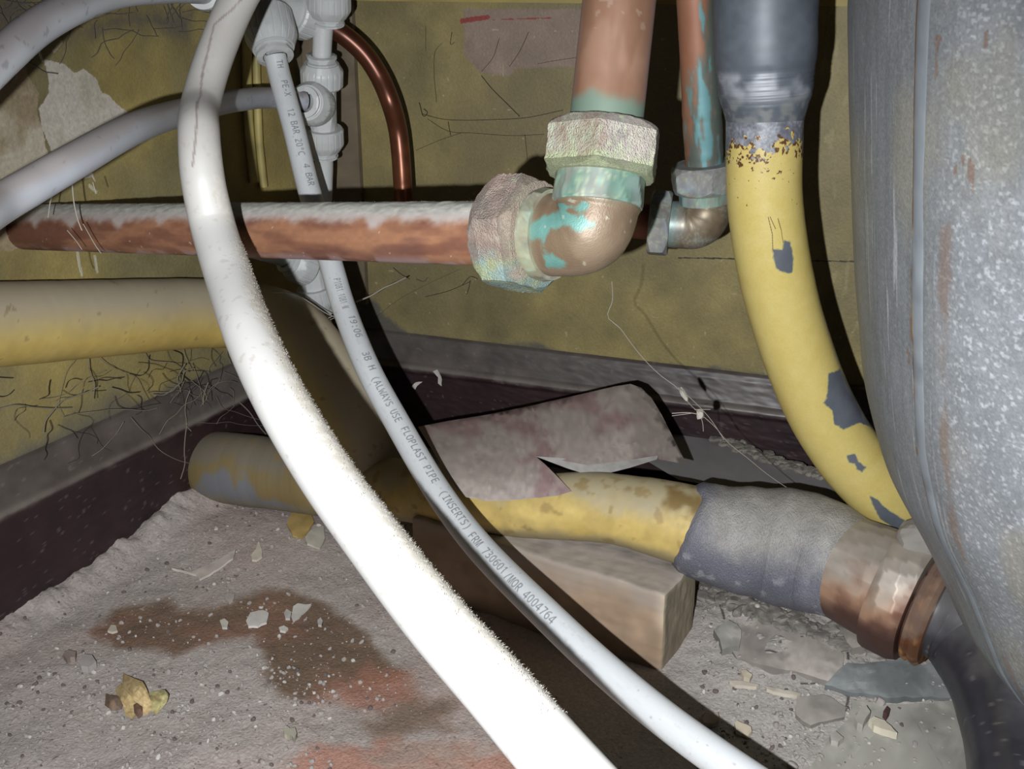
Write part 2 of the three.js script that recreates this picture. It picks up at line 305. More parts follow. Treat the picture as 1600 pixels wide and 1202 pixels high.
// floor
const mC = atH(1260, 985, 0), mD = atH(1420, 1000, 0), mE = atH(420, 830, 0), mF = atH(250, 820, 0);
const bump2 = (x, z, c, r) => Math.exp(-((x - c.x) ** 2 + (z - c.z) ** 2) / (r * r));
function fh(x, z) {
  const n = fb2(x * 22 + 9, z * 22 + 4, 4, 3) - 0.5;
  let h = 0.006 * n + 0.0009 * (fb2(x * 120, z * 120, 3, 8) - 0.5);
  h += 0.020 * bump2(x, z, mC, 0.085) * (0.75 + 0.5 * fb2(x * 60, z * 60, 3, 5));
  h += 0.012 * bump2(x, z, mE, 0.08) + 0.012 * bump2(x, z, mF, 0.05);
  const dl = x - XL; if (dl < 0.06) h += 0.022 * ss(0.045, 0.014, dl) * (fb2(z * 55, x * 30, 4, 6) - 0.12) * ss(-0.2, -0.5, z);
  return h;
}
const damp1 = [[145, 985], [175, 950], [262, 937], [278, 957], [330, 957], [400, 930], [450, 928], [520, 945], [570, 990], [610, 1030], [640, 1060], [560, 1072], [500, 1092], [432, 1096], [414, 1060], [410, 1020], [390, 998], [330, 1008], [270, 1026], [200, 1018], [150, 1005]].map(p => fl(...p));
const damp2 = [[560, 1130], [640, 1090], [720, 1100], [690, 1140], [620, 1160], [580, 1160]].map(p => fl(...p));
const red1 = [[485, 1088], [520, 1060], [580, 1036], [650, 1046], [660, 1090], [600, 1115], [540, 1112]].map(p => fl(...p));
const red2 = [[430, 1230], [470, 1170], [560, 1160], [620, 1150], [720, 1150], [820, 1180], [900, 1300], [430, 1300]].map(p => fl(...p));
const pale = [[560, 880], [640, 1000], [760, 1130], [720, 1090], [600, 1000], [520, 900]].map(p => fl(...p));
const cracks = [[[1098, 930], [1104, 950], [1122, 966], [1130, 990]], [[1215, 964], [1262, 978], [1302, 1000], [1320, 1026], [1322, 1056]], [[1250, 1086], [1292, 1083], [1324, 1103], [1320, 1122]], [[1130, 1030], [1200, 1046], [1300, 1072], [1400, 1095], [1505, 1092]], [[1496, 1094], [1516, 1140], [1538, 1202]]].map(l => l.map(p => fl(...p)));
const FX0 = -0.68, FZ0 = -0.93, FT = 0.75;
const texF = tex(1664, 1664, (u, v) => {
  const x = FX0 + u * FT, z = FZ0 + v * FT, w = (fb2(x * 70, z * 70, 4, 4) - 0.5) * 0.02;
  const a = fb2(x * 16, z * 16, 4, 13);
  let c = mix([178, 167, 160], [196, 186, 179], a);
  c = mix(c, [190, 184, 176], 0.8 * ss(-0.28, -0.12, x + w * 3));              // greyer towards the tank
  c = mix(c, [196, 172, 162], 0.5 * ss(0.5, 0.7, fb2(x * 8 + 2, z * 8, 3, 51)) * ss(-0.2, -0.3, x));
  const d1 = sd(damp1, x, z) + w * 0.6, k1 = ss(0.005, -0.008, d1);
  c = mix(c, mix([122, 98, 78], [140, 104, 84], ss(0.45, 0.7, fb2(x * 24, z * 24, 3, 61))), k1 * 0.92);
  c = mix(c, [128, 104, 86], 0.8 * ss(0.01, -0.012, sd(damp2, x, z) + w));
  c = mix(c, [176, 122, 100], 0.8 * ss(0.006, -0.015, sd(red1, x, z) + w * 0.8));
  c = mix(c, mix([188, 134, 114], [180, 152, 136], ss(0.4, 0.6, fb2(x * 30, z * 30, 3, 71))), 0.8 * ss(0.004, -0.012, sd(red2, x, z) + w * 1.5));
  let ck = 9; if (x > -0.26) for (const l of cracks) ck = Math.min(ck, sdLine(l, x, z)); c = mix(c, [84, 76, 70], 0.85 * ss(0.0011, 0.0004, ck + w * 0.02));
  const f = n2(x * 700, z * 700, 5), f2 = n2(x * 330, z * 330, 9), f3 = n2(x * 1500, z * 1500, 15);
  c = mul(c, 0.9 + 0.12 * f + 0.08 * f3);
  if (f2 > 0.955) c = mix(c, [214, 208, 200], 0.5); if (f2 < 0.045) c = mix(c, [98, 88, 84], 0.55);
  return c;
});
{
  const xs = [], zs = []; for (let i = 0; i <= 400; i++) xs.push(-0.64 + 0.86 * i / 400); xs.push(0.35, 0.5, 0.65, 0.8, 1.02);
  for (let i = 0; i <= 330; i++) zs.push(-0.93 + 0.68 * i / 330); zs.push(-0.1, 0.1, 0.3, 0.5, 0.7, 1.0, 1.32); zs.unshift(-1.1);
  const nx = xs.length, P = [], U = [], I = [];
  for (const z of zs) for (const x of xs) { P.push(x, fh(x, z), z); U.push((x - FX0) / FT, (z - FZ0) / FT); }
  for (let j = 0; j < zs.length - 1; j++) for (let i = 0; i < nx - 1; i++) { const a = j * nx + i; I.push(a, a + nx, a + nx + 1, a, a + nx + 1, a + 1); }
  const g = new THREE.BufferGeometry(); g.setAttribute('position', new THREE.Float32BufferAttribute(P, 3)); g.setAttribute('uv', new THREE.Float32BufferAttribute(U, 2)); g.setIndex(I); g.computeVertexNormals();
  const f = struct('floor', g, std({ map: texF, roughness: 0.95, bumpMap: grain(9, 9), bumpScale: 0.0005 }));
  const s = new THREE.BoxGeometry(1.7, 0.06, 2.5); s.translate(0.18, -0.045, 0.12); struct('subfloor', s, std({ color: 0x8d8279, roughness: 1 }), f);
}
const onFloor = (px, py, up = 0) => { let p = atH(px, py, 0); for (let i = 0; i < 4; i++) p = atH(px, py, fh(p.x, p.z) + up); return p; };

const fuzz = rng(77);
function dustFuzz(T, g, { n, v0, v1, u0 = 0, u1 = 1, len, col, name = 'dust_fuzz', lab }) {     // nobody could count it: one part
  const fr = g.userData.fr, hair = new THREE.ConeGeometry(0.00018, 1, 3); hair.translate(0, 0.5, 0);
  const im = new THREE.InstancedMesh(hair, std({ color: 0xffffff, roughness: 1 }), n), m = new THREE.Matrix4(), q = new THREE.Quaternion(), c = new THREE.Color();
  for (let i = 0; i < n; i++) {
    const u = u0 + (u1 - u0) * fuzz(), k = 0.5 * (fuzz() + fuzz()), v = v0 + (v1 - v0) * k, f = fr[Math.round(u * (fr.length - 1))], a = -(v - 0.5) * 2 * Math.PI;
    const d = f.N.clone().multiplyScalar(Math.cos(a)).addScaledVector(f.B, Math.sin(a)), p = f.p.clone().addScaledVector(d, f.r * 0.985).sub(T.wp);
    const dir = d.clone().add(V(fuzz() - 0.5, fuzz() - 0.5, fuzz() - 0.5).multiplyScalar(2.2)).normalize(); if (dir.dot(d) < 0) dir.negate();
    q.setFromUnitVectors(UP, dir); const l = len * (0.35 + fuzz()); m.compose(p, q, V(1, l, 1)); im.setMatrixAt(i, m);
    const s = 0.75 + 0.35 * fuzz(); im.setColorAt(i, c.setRGB(lin1(col[0] * s), lin1(col[1] * s), lin1(col[2] * s)));
  }
  sh(im); im.name = name; im.userData.kind = 'stuff'; if (lab) im.userData.label = lab; T.add(im);
}
// ───────────────────────── tank ─────────────────────────
const TA = V(0.0905, 0, -0.6016);
const tankProf = [[0.62, 0.2125], [0.424, 0.2118], [0.39, 0.2085], [0.356, 0.2042], [0.325, 0.2000], [0.29, 0.1950], [0.258, 0.1895], [0.227, 0.1832], [0.2045, 0.1758], [0.182, 0.1668], [0.163, 0.1556], [0.144, 0.1440], [0.120, 0.1310], [0.098, 0.1190], [0.080, 0.1058], [0.064, 0.0925], [0.046, 0.0763], [0.030, 0.066], [0.006, 0.058]];
{
  const pts = new THREE.CatmullRomCurve3(tankProf.map(([y, r]) => V(r, y, 0)), false, 'centripetal');
  const NU = 160, prof = []; for (let i = 0; i <= NU; i++) { const p = pts.getPointAt(i / NU); prof.push([p.y, p.x]); }
  // theta measured so that theta=0 points along -x ; v = theta / 2pi
  const P = (y, r, th) => V(TA.x - Math.cos(th) * r, y, TA.z - Math.sin(th) * r * -1);
  const rAt = y => { for (let i = 1; i < prof.length; i++) if (prof[i][0] <= y) { const t = (y - prof[i][0]) / (prof[i - 1][0] - prof[i][0]); return prof[i][1] + (prof[i - 1][1] - prof[i][1]) * t; } return prof[NU][1]; };
  const g = grid(NU, 256, (u, v) => { const q = prof[Math.round(u * NU)], th = v * Math.PI * 2, r = q[1] + 0.0007 * (fb2(Math.cos(th) * 8 + 20, q[0] * 25 + Math.sin(th) * 8, 3, 5) - 0.5); return P(q[0], r, th); }, true);
  // angle of the seam: where the surface at y=.33 shows at x = 1428
  let best = 1e9, seamTh = 0; for (let th = 0; th < 3; th += 0.002) { const q = toPx(P(0.33, rAt(0.33), th)); const n = P(0.33, 1, th).sub(P(0.33, 0, th)); if (n.dot(P(0.33, rAt(0.33), th).sub(camera.position)) > 0) continue; const d = Math.abs(q[0] - 1428); if (d < best) { best = d; seamTh = th; } }
  const L = 0.75, sv = seamTh / (Math.PI * 2);
  const spangle = (x, y, cell, s) => { const gx = Math.floor(x / cell), gy = Math.floor(y / cell); let b = 9, id = 0; for (let i = -1; i <= 1; i++) for (let j = -1; j <= 1; j++) { const hx = hash(gx + i, gy + j, s), hy = hash(gx + i, gy + j, s + 1); const dx = (gx + i + hx) - x / cell, dy = (gy + j + hy) - y / cell, ang = hash(gx + i, gy + j, s + 2) * 6.28, c = Math.cos(ang), q = Math.sin(ang); const ax = dx * c + dy * q, ay = -dx * q + dy * c; const d = Math.max(Math.abs(ax) * 0.9 + ay * 0.5, -ay); if (d < b) { b = d; id = hash(gx + i, gy + j, s + 3); } } return [b, id]; };
  const tt = tex(896, 1400, (u, v) => {
    const s = (v - sv) * 2 * Math.PI * 0.2, h = u * L, n = fb2(s * 60, h * 60, 4, 3);           // s metres right(+) of the seam
    let c = mix([132, 136, 139], [148, 151, 154], n);
    const right = ss(0.004, 0.035, s), strk = fb2(s * 420, h * 14, 3, 9);
    c = mix(c, [128, 130, 132], 0.8 * ss(0.45, 0.7, strk) * (1 - right * 0.8));
    c = mix(c, [205, 206, 206], 0.7 * ss(0.68, 0.8, strk) * (1 - right));
    const [d, id] = spangle(s, h, 0.0027, 40), [d2, id2] = spangle(s, h, 0.0085, 60);
    if (d < 0.12 + 0.22 * id * id && id > 0.3) c = mix(c, [222, 226, 228], (0.12 + 0.5 * right) * id);
    c = mix(c, id2 > 0.5 ? [188, 192, 200] : [146, 150, 158], 0.18 * right); c = mul(c, 1 + 0.08 * right);
    c = mix(c, [168, 160, 140], 0.5 * ss(0.55, 0.75, fb2(s * 22 + 7, h * 10, 3, 33)));
    const rs = ss(0.0065, 0.001, Math.abs(s - 0.022 + 0.004 * n)) * ss(0.54, 0.70, fb2(s * 90, h * 26, 3, 19)); c = mix(c, [144, 116, 100], 0.5 * rs);
    const rs2 = ss(0.0022, 0.0006, Math.abs(s + 0.001)) * ss(0.40, 0.56, fb2(5, h * 70, 3, 23)); c = mix(c, [128, 84, 58], 0.85 * rs2);
    if (fb2(s * 160, h * 40, 3, 91) > 0.85) c = mix(c, [140, 104, 86], 0.5);
    return mul(c, 0.92 + 0.16 * n2(s * 1400, h * 1400, 7));
  });
  const tank = thing('water_tank', 'big grey galvanised tank with mottled zinc and a rusty upright seam, at the right', 'tank', TA.clone());
  part(tank, 'shell', g, std({ map: tt, roughness: 0.5, metalness: 0.25, bumpMap: grain(14, 22), bumpScale: 0.00012 }));
  const sg = grid(NU, 10, (u, v) => { const q = prof[Math.round(u * NU)], k = Math.sin(v * Math.PI), th = seamTh + (v - 0.5) * 0.05 + 0.014; return P(q[0], q[1] - 0.0005 + 0.0012 * k ** 0.6, th); });
  paint(sg, (p, u, v) => { const n = fb3(p, 120, 4), m = fb3(p, 45, 3, 9); let c = mul([136, 142, 147], 0.8 + 0.4 * n); const e = ss(0.34, 0.1, v) ; c = mix(c, mix([128, 82, 56], [196, 176, 128], ss(0.5, 0.7, n)), 0.85 * e * ss(0.42, 0.55, m)); return c; });
  part(tank, 'seam', sg, vc(0.6, 0.2), 'folded upright seam with rust along its edge');
  const lidg = grid(1, 96, (u, v) => P(0.62, u < 0.5 ? 0.001 : 0.2125, v * Math.PI * 2)); paint(lidg, () => [160, 164, 168]); part(tank, 'lid', lidg, vc(0.6, 0.2));
  const basg = grid(1, 96, (u, v) => P(0.006, u < 0.5 ? 0.001 : 0.058, v * Math.PI * 2)); paint(basg, () => [140, 144, 148]); part(tank, 'base', basg, vc(0.6, 0.2));
}

// ───────────────────────── big copper pipes with compression elbow ─────────────────────────
const COPPER = [136, 100, 78], VERD = [110, 196, 178], PALEV = [196, 214, 168], DUST = [196, 190, 180];
function patina(p, base, s, amt = 0.5, f = 70) {
  const n = fb3(p, f, 4, s), m = fb3(p, f * 3.2, 4, s + 5), k = fb3(p, f * 0.5, 4, s + 9), w = Math.abs(fb3(p, f * 4.2, 3, s + 2) - 0.5);
  let c = mix(base, [150, 142, 136], ss(0.35, 0.65, n) * 0.7);
  c = mix(c, [132, 104, 82], 0.6 * ss(0.48, 0.68, k)); c = mix(c, [172, 182, 146], 0.6 * ss(0.05, 0.015, w) * ss(0.35, 0.65, n + 0.2 * amt)); c = mix(c, [120, 170, 156], 0.65 * ss(0.52, 0.7, k + (m - 0.5) * 0.5) * amt);
  return mul(c, 0.78 + 0.4 * m);
}
const eC = at(928, 368, 0.480), eTop = at(974, -60, 0.482), eLeft = atL(14, 355, -0.02);
const dV = eTop.clone().sub(eC).normalize(), dH = eLeft.clone().sub(eC).normalize();
{
  const T = thing('copper_elbow_pipe', 'wide copper pipe turning from upright to level through a big corroded elbow', 'copper pipe', eC.clone().setY(eC.y - 0.03));
  const vp = tube([eC.clone().addScaledVector(dV, 0.030), eTop], 0.0163, { seg: 160, rad: 96, hint: 'cam' });
  paint(vp, (p, u, v) => { const n = fb3(p, 45, 4, 2), m = fb3(p, 160, 3, 6); let c = mix(COPPER, [150, 116, 95], ss(0.35, 0.65, n)); c = mix(c, [120, 86, 63], 0.5 * ss(0.5, 0.7, fb2(v * 14, u * 3, 3, 5)));
    c = mix(c, [160, 130, 124], 0.7 * Math.max(ss(0.36, 0.28, v), ss(0.66, 0.74, v))); c = mix(c, [106, 138, 124], 0.8 * ss(0.009, 0.003, (u * vp.userData.L) - 0.0235 - (n - 0.5) * 0.014)); if (m > 0.7) c = mix(c, [176, 160, 146], 0.35); return c; });
  part(T, 'pipe', vp, vc(0.6, 0.12), 'upright bare copper pipe with green corrosion at its foot');
  const more = tube([eTop, eTop.clone().addScaledVector(dV, 0.5)], 0.0163, { seg: 60, rad: 48 }); paint(more, p => mix(COPPER, [150, 116, 95], fb3(p, 45, 3, 2))); part(T, 'pipe', more, vc(0.6, 0.12));
  const hp = tube([eLeft, eC.clone().addScaledVector(dH, 0.030)], 0.0150, { seg: 520, rad: 110, disp: (u, v, p, a) => 0.0008 * Math.max(0, Math.cos(a)) * fb2(u * 60, v * 24, 3, 7) });
  const drip = [0.13, 0.22, 0.33, 0.42, 0.55, 0.8].map((u, i) => [u, 0.09 + 0.03 * (i % 3)]);
  paint(hp, (p, u, v) => {
    const w = Math.abs(v - 0.5), n = fb2(u * 14, v * 16, 3, 3), m = fb2(u * 150, v * 60, 4, 8), lump = fb2(u * 46, 2, 3, 44);
    let c = mix([126, 82, 62], [160, 112, 82], ss(0.3, 0.7, n + u * 0.25 - 0.1)); c = mix(c, [108, 70, 60], 0.6 * ss(0.5, 0.68, fb2(u * 12, v * 8, 3, 12)));
    c = mul(c, 0.92 + 0.16 * m);
    let edge = 0.155 + 0.05 * (lump - 0.5) + 0.02 * (m - 0.5) + 0.02 * ss(0.5, 0.2, u); for (const [q, e] of drip) edge += e * 0.35 * Math.exp(-(((u - q) / 0.012) ** 2));
    const k = ss(edge + 0.032, edge - 0.03, w); c = mix(c, mix(mul([198, 196, 186], 0.82 + 0.32 * m), [186, 172, 166], ss(0.08, 0.16, w)), k);
    const lo = ss(0.33, 0.42, w) * ss(0.42, 0.6, fb2(u * 26, v * 6, 3, 19)); c = mix(c, [184, 160, 164], 0.75 * lo);
    if (fb2(u * 220, v * 60, 2, 29) > 0.88) c = mix(c, [214, 200, 186], 0.6);
    return c; });
  part(T, 'pipe', hp, vc(0.72, 0.05), 'level copper pipe, reddish below and grey with dust on top');
  dustFuzz(T, hp, { n: 2200, v0: 0.36, v1: 0.64, u0: 0.1, u1: 1, len: 0.0011, col: [186, 180, 170], lab: 'grey fluff along the top of the level pipe' });
  // elbow body
  const path = [], rr = 0.0135; path.push(eC.clone().addScaledVector(dH, 0.032), eC.clone().addScaledVector(dH, rr + 0.004)); for (let i = 0; i <= 6; i++) { const a = i / 6; path.push(eC.clone().addScaledVector(dH, rr * (1 - a) ** 2).addScaledVector(dV, rr * a * a)); } path.push(eC.clone().addScaledVector(dV, rr + 0.004), eC.clone().addScaledVector(dV, 0.029));
  const eb = tube(path, [0.0190, 0.0188, 0.0186, 0.0186, 0.0188, 0.0192, 0.0188, 0.0186, 0.0186, 0.0186, 0.0190], { seg: 200, rad: 120, hint: 'cam', disp: (u, v, p) => 0.0009 * (fb3(p, 90, 3, 2) - 0.5) + 0.0008 * ss(0.04, 0.0, Math.abs(u - 0.72)) });
  const tq = [[828, 352], [850, 338], [880, 328], [905, 322], [920, 335], [925, 350], [905, 352], [880, 352], [870, 360], [850, 365], [830, 368]].map(p => uvOf(eb, ...p)), tq2 = [[850, 402], [865, 400], [880, 407], [870, 412], [855, 410]].map(p => uvOf(eb, ...p));
  paint(eb, (p, u, v) => {
    const n = fb3(p, 60, 4, 1), m = fb3(p, 170, 4, 3); let c = mix([124, 104, 82], [146, 126, 104], ss(0.35, 0.65, n));
    c = mix(c, [104, 84, 64], 0.6 * ss(0.5, 0.65, fb3(p, 34, 3, 7)));
    const d = Math.min(sd(tq, u, v), sd(tq2, u, v)) + (m - 0.5) * 0.10 - 0.014; c = mix(c, mix([88, 150, 144], [118, 174, 164], m), 0.85 * ss(0.014, -0.012, d));
    const top = ss(0.66, 0.82, u + (n - 0.5) * 0.2); c = mix(c, mix([92, 142, 122], [142, 152, 148], ss(0.35, 0.65, m)), 0.8 * top);
    const lft = ss(0.24, 0.06, u + (n - 0.5) * 0.2); c = mix(c, [132, 146, 124], 0.7 * lft);
    const und = ss(0.2, 0.28, Math.abs(v - 0.5) + (m - 0.5) * 0.05); c = mix(c, [104, 152, 134], 0.75 * und);
    if (fb3(p, 330, 2, 9) > 0.79) c = mix(c, [190, 192, 174], 0.6); return c; });
  part(T, 'elbow_fitting', eb, vc(0.5, 0.2, { bumpMap: grain(2, 4), bumpScale: 0.0001 }), 'bronze elbow body with a turquoise corrosion patch');
  const n1 = hexNut(eC.clone().addScaledVector(dV, 0.0258), dV, 0.0234, 0.0228, 0.0165, { roll: 0.72, ch: 0.16, sub: 8, n: 192, hint: V(0, 0, 1), rough: 0.0011 });
  paint(n1, (p) => { const e = p.clone().sub(eC).dot(dV); let c = mul(patina(p, [160, 152, 142], 4, 0.3, 60), 1.12); c = mix(c, [164, 178, 132], 0.65 * ss(0.033, 0.027, e + (fb3(p, 120, 3) - 0.5) * 0.012)); return c; });
  part(T, 'nut', n1, vc(0.75, 0.05, { bumpMap: grain(3, 6), bumpScale: 0.0008 }), 'pale crusted hexagon nut on the upright pipe');
  const n2_ = hexNut(eC.clone().addScaledVector(dH, 0.0285), dH, 0.0245, 0.0235, 0.0155, { roll: 0.1, sub: 8, n: 192, rough: 0.0009 });
  const pc = [[760, 415], [790, 405], [800, 430], [775, 445]];
  paint(n2_, (p) => { const e = p.clone().sub(eC).dot(dH), q = toPx(p); let c = patina(p, [158, 138, 126], 8, 0.25, 50); c = mix(c, [176, 160, 140], 0.6 * ss(0.035, 0.030, e)); const lowY = (eC.y - p.y); c = mix(c, mix([132, 166, 164], [160, 174, 130], ss(0.4, 0.6, fb3(p, 90, 3, 2))), 0.75 * ss(0.008, 0.02, lowY + (fb3(p, 110, 3, 5) - 0.5) * 0.03)); return c; });
  part(T, 'nut', n2_, vc(0.75, 0.05, { bumpMap: grain(3, 6), bumpScale: 0.0007 }), 'pinkish dusty hexagon nut on the level pipe');
  const rim = revolve([[0, 0.0184], [0.0004, 0.0199], [0.002, 0.0203], [0.010, 0.0199], [0.0135, 0.0199], [0.0135, 0.0184]], eC.clone().addScaledVector(dV, 0.0128), dV, { n: 96, sub: 3 });
  paint(rim, p => mix(patina(p, [104, 138, 122], 12, 0.8), [140, 150, 148], 0.5 * ss(0.45, 0.6, fb3(p, 80, 3, 3)))); part(T, 'collar', rim, vc(0.7, 0.1), 'green corroded collar under the upright nut');
  const rim2 = revolve([[0, 0.0185], [0, 0.0205], [0.004, 0.0212], [0.0075, 0.0205], [0.0075, 0.0185]], eC.clone().addScaledVector(dH, 0.0215), dH, { n: 96, sub: 3 });
  paint(rim2, p => patina(p, [168, 170, 140], 15, 0.6)); part(T, 'collar', rim2, vc(0.7, 0.1));
}
// ───────────────────────── smaller copper pipe and elbow behind ─────────────────────────
{
  const c0 = at(1106, 355, 0.685), top = at(1084, -60, 0.625), lf = at(880, 336, 0.70), dv = top.clone().sub(c0).normalize(), dh = lf.clone().sub(c0).normalize();
  const T = thing('copper_branch_pipe', 'narrower copper pipe with a small green elbow, half hidden behind the upright yellow pipe', 'copper pipe', c0.clone().setY(c0.y - 0.025));
  const vp = tube([c0.clone().addScaledVector(dv, 0.02), top], 0.0112, { seg: 200, rad: 80, hint: 'cam', disp: (u, v, p) => 0.0014 * ss(0.75, 0.2, u) * fb3(p, 120, 3, 3) });
  paint(vp, (p, u, v) => { const n = fb3(p, 70, 4, 2), m = fb2(v * 22, u * 9, 4, 6); let c = mix([140, 90, 64], [166, 118, 92], n); const ver = ss(-0.05, 0.05, (1 - v) - (0.24 + 0.40 * u) + (m - 0.5) * 0.25); c = mix(c, mix([92, 100, 92], m > 0.54 ? [96, 138, 136] : [124, 108, 98], ss(0.4, 0.6, m)), ver); c = mix(c, [104, 152, 156], 0.8 * ver * ss(0.58, 0.66, m)); return c; });
  part(T, 'pipe', vp, vc(0.6, 0.2), 'upright copper pipe streaked with green corrosion');
  const more = tube([top, top.clone().addScaledVector(dv, 0.5)], 0.0112, { seg: 60, rad: 40 }); paint(more, p => mix([160, 100, 70], [166, 118, 92], fb3(p, 70, 3, 2))); part(T, 'pipe', more, vc(0.6, 0.2));
  const hp = tube([c0.clone().addScaledVector(dh, 0.02), lf, at(600, 345, 0.80)], 0.0112, { seg: 120, rad: 40 }); paint(hp, p => mul([160, 98, 70], 0.8 + 0.4 * fb3(p, 60, 3))); part(T, 'pipe', hp, vc(0.55, 0.2));
  const path = [c0.clone().addScaledVector(dh, 0.030)]; for (let i = 0; i <= 6; i++) { const a = i / 6; path.push(c0.clone().addScaledVector(dh, 0.017 * (1 - a) ** 2).addScaledVector(dv, 0.017 * a * a)); } path.push(c0.clone().addScaledVector(dv, 0.032));
  const eb = tube(path, [0.0145, 0.0150, 0.0158, 0.016, 0.0158, 0.015, 0.0145], { seg: 120, rad: 80, hint: 'cam' }); paint(eb, (p, u) => mix(patina(p, [132, 116, 94], 5, 0.4, 90), [128, 168, 170], 0.6 * Math.max(ss(0.3, 0.1, u), ss(0.7, 0.9, u)))); part(T, 'elbow_fitting', eb, vc(0.45, 0.35));
  const n1 = hexNut(c0.clone().addScaledVector(dv, 0.0235), dv, 0.0195, 0.0170, 0.0114, { roll: 0.55, sub: 6, hint: V(0, 0, 1) }); paint(n1, p => patina(p, [150, 160, 168], 6, 0.6, 90)); part(T, 'nut', n1, vc(0.6, 0.25), 'blue-grey hexagon nut on the upright pipe');
  const n2_ = hexNut(c0.clone().addScaledVector(dh, 0.0235), dh, 0.0195, 0.0130, 0.0114, { roll: 0.2, sub: 6 }); paint(n2_, p => patina(p, [142, 150, 156], 9, 0.6, 90)); part(T, 'nut', n2_, vc(0.6, 0.25));
  const co = revolve([[0, 0.0145], [0, 0.0168], [0.006, 0.0168], [0.0075, 0.0145]], c0.clone().addScaledVector(dv, 0.0165), dv, { sub: 2 }); paint(co, p => patina(p, [128, 170, 172], 3, 0.9, 90)); part(T, 'collar', co, vc(0.7, 0.1));
}

// ───────────────────────── yellow painted lead waste pipe (upright) ─────────────────────────
{
  const pts = [at(1197, -60, 0.585), at(1196, 60, 0.595), at(1196, 150, 0.605), at(1194, 230, 0.615), at(1194, 300, 0.625), at(1203, 380, 0.637), at(1219, 460, 0.650), at(1246, 550, 0.664), at(1283, 640, 0.678), at(1330, 715, 0.690), at(1385, 775, 0.702), at(1440, 825, 0.726), at(1500, 880, 0.752)];
  const T = thing('yellow_waste_pipe', 'upright yellow painted pipe with grey chips and dark lead top, curving behind the tank', 'waste pipe', pts[11].clone());
  const yp = tube(pts.slice(2), 0.0215, { seg: 420, rad: 128, hint: 'cam', disp: (u, v, p) => 0.0006 * (fb3(p, 60, 3, 3) - 0.5) });
  const U = (a) => a.map(p => uvOf(yp, ...p));
  const chip1 = U([[1209, 391], [1224, 391], [1226, 376], [1234, 380], [1238, 395], [1240, 405], [1237, 425], [1228, 426], [1212, 418]]);
  const chip2 = U([[1295, 583], [1312, 578], [1340, 610], [1375, 660], [1368, 672], [1355, 664], [1343, 660], [1318, 670], [1303, 662], [1300, 640], [1286, 630], [1293, 622]]), chip3 = U([[1325, 712], [1335, 711], [1343, 722], [1352, 730], [1348, 737], [1340, 733], [1336, 725], [1328, 722]]), chip4 = U([[1360, 776], [1372, 781], [1380, 794], [1400, 805], [1416, 815], [1405, 828], [1375, 810]]);
  const cr = [[[1200, 340], [1206, 365], [1209, 391]], [[1216, 343], [1222, 360], [1224, 378]], [[1204, 338], [1212, 358]]].map(U);
  const ty = tex(1536, 768, (u, v) => {
    const n = fb2(u * 60, v * 22, 4, 3), L = yp.userData.L, uu = u * L, vv = v * 0.136, wob = (fb2(uu * 500, vv * 500, 3, 9) - 0.5) * 0.010;
    let c = mix([208, 186, 106], [216, 197, 124], n); c = mul(c, 0.98 + 0.03 * n2(u * 500, v * 160, 3));
    c = mix(c, [196, 172, 100], 0.4 * ss(0.55, 0.75, fb2(u * 8, v * 6, 3, 8)));
    const dd = Math.min(...[chip1, chip2, chip3, chip4].map(P => sd(P.map(q => [q[0] * L, q[1] * 0.136]), uu, vv))) + wob * 0.12;
    if (dd < 0) c = mul([98, 102, 110], 0.92 + 0.16 * n); else if (dd < 0.0006) c = [160, 158, 116];
    for (const l of cr) if (sdLine(l.map(q => [q[0] * L, q[1] * 0.136]), uu, vv) < 0.00022) c = [120, 100, 54];
    const grey = ss(0.66, 0.72, v + (n - 0.5) * 0.05) * ss(0.25, 0.5, u); c = mix(c, [150, 146, 128], 0.7 * grey);
    const e = uu - 0.022 + (fb2(vv * 260, uu * 260, 4, 5) - 0.5) * 0.030 + 0.01 * (fb2(vv * 60, 1, 2, 3) - 0.5);
    const lead = mul(mix([112, 114, 122], [150, 152, 158], ss(0.45, 0.7, n)), 0.88 + 0.24 * n2(uu * 900, vv * 900, 2));
    if (e < 0) c = lead; else if (e < 0.010) { const q = fb2(uu * 700, vv * 700, 3, 6); if (q > 0.47 + e * 18) c = q > 0.55 ? [96, 66, 44] : [142, 98, 62]; }
    if (uu < 0.06 && uu > 0.04 && n2(uu * 520, vv * 520, 31) > 0.955) c = [104, 76, 44];
    return c; });
  part(T, 'pipe', yp, std({ map: ty, roughness: 0.42, bumpMap: grain(10, 6), bumpScale: 0.00005 }), 'yellow painted pipe with grey chips');
  // socket above: wider dark lead sleeve wiped down to the yellow pipe
  const sp = tube([pts[0], pts[1], at(1196, 130, 0.603), at(1195, 200, 0.6115)], [0.0286, 0.0281, 0.0268, 0.0212], { seg: 220, rad: 128, hint: 'cam', disp: (u, v, p) => { const q = ss(0.58, 0.64, u), w = ss(0.80, 0.98, u); return 0.0008 * (fb3(p, 70, 3, 5) - 0.5) - 0.0005 * q * (1 - w) + 0.0007 * (fb2(u * 130 + v * 2, v * 4, 2, 6) - 0.5) * ss(0.6, 0.66, u) * ss(0.9, 0.8, u); } });
  // keep the sleeve just proud of the pipe and end it raggedly
  paint(sp, (p, u, v) => { const n = fb3(p, 55, 4, 4), m = fb3(p, 200, 3, 8); let c = mix([84, 90, 98], [110, 116, 124], n); c = mix(c, [176, 178, 184], 0.75 * ss(0.6, 0.66, u) * ss(0.85, 0.76, u) * ss(0.42, 0.6, n)); c = mix(c, [138, 138, 132], 0.6 * ss(0.72, 0.85, u) * ss(0.4, 0.6, m)); return mul(c, 0.9 + 0.2 * m); });
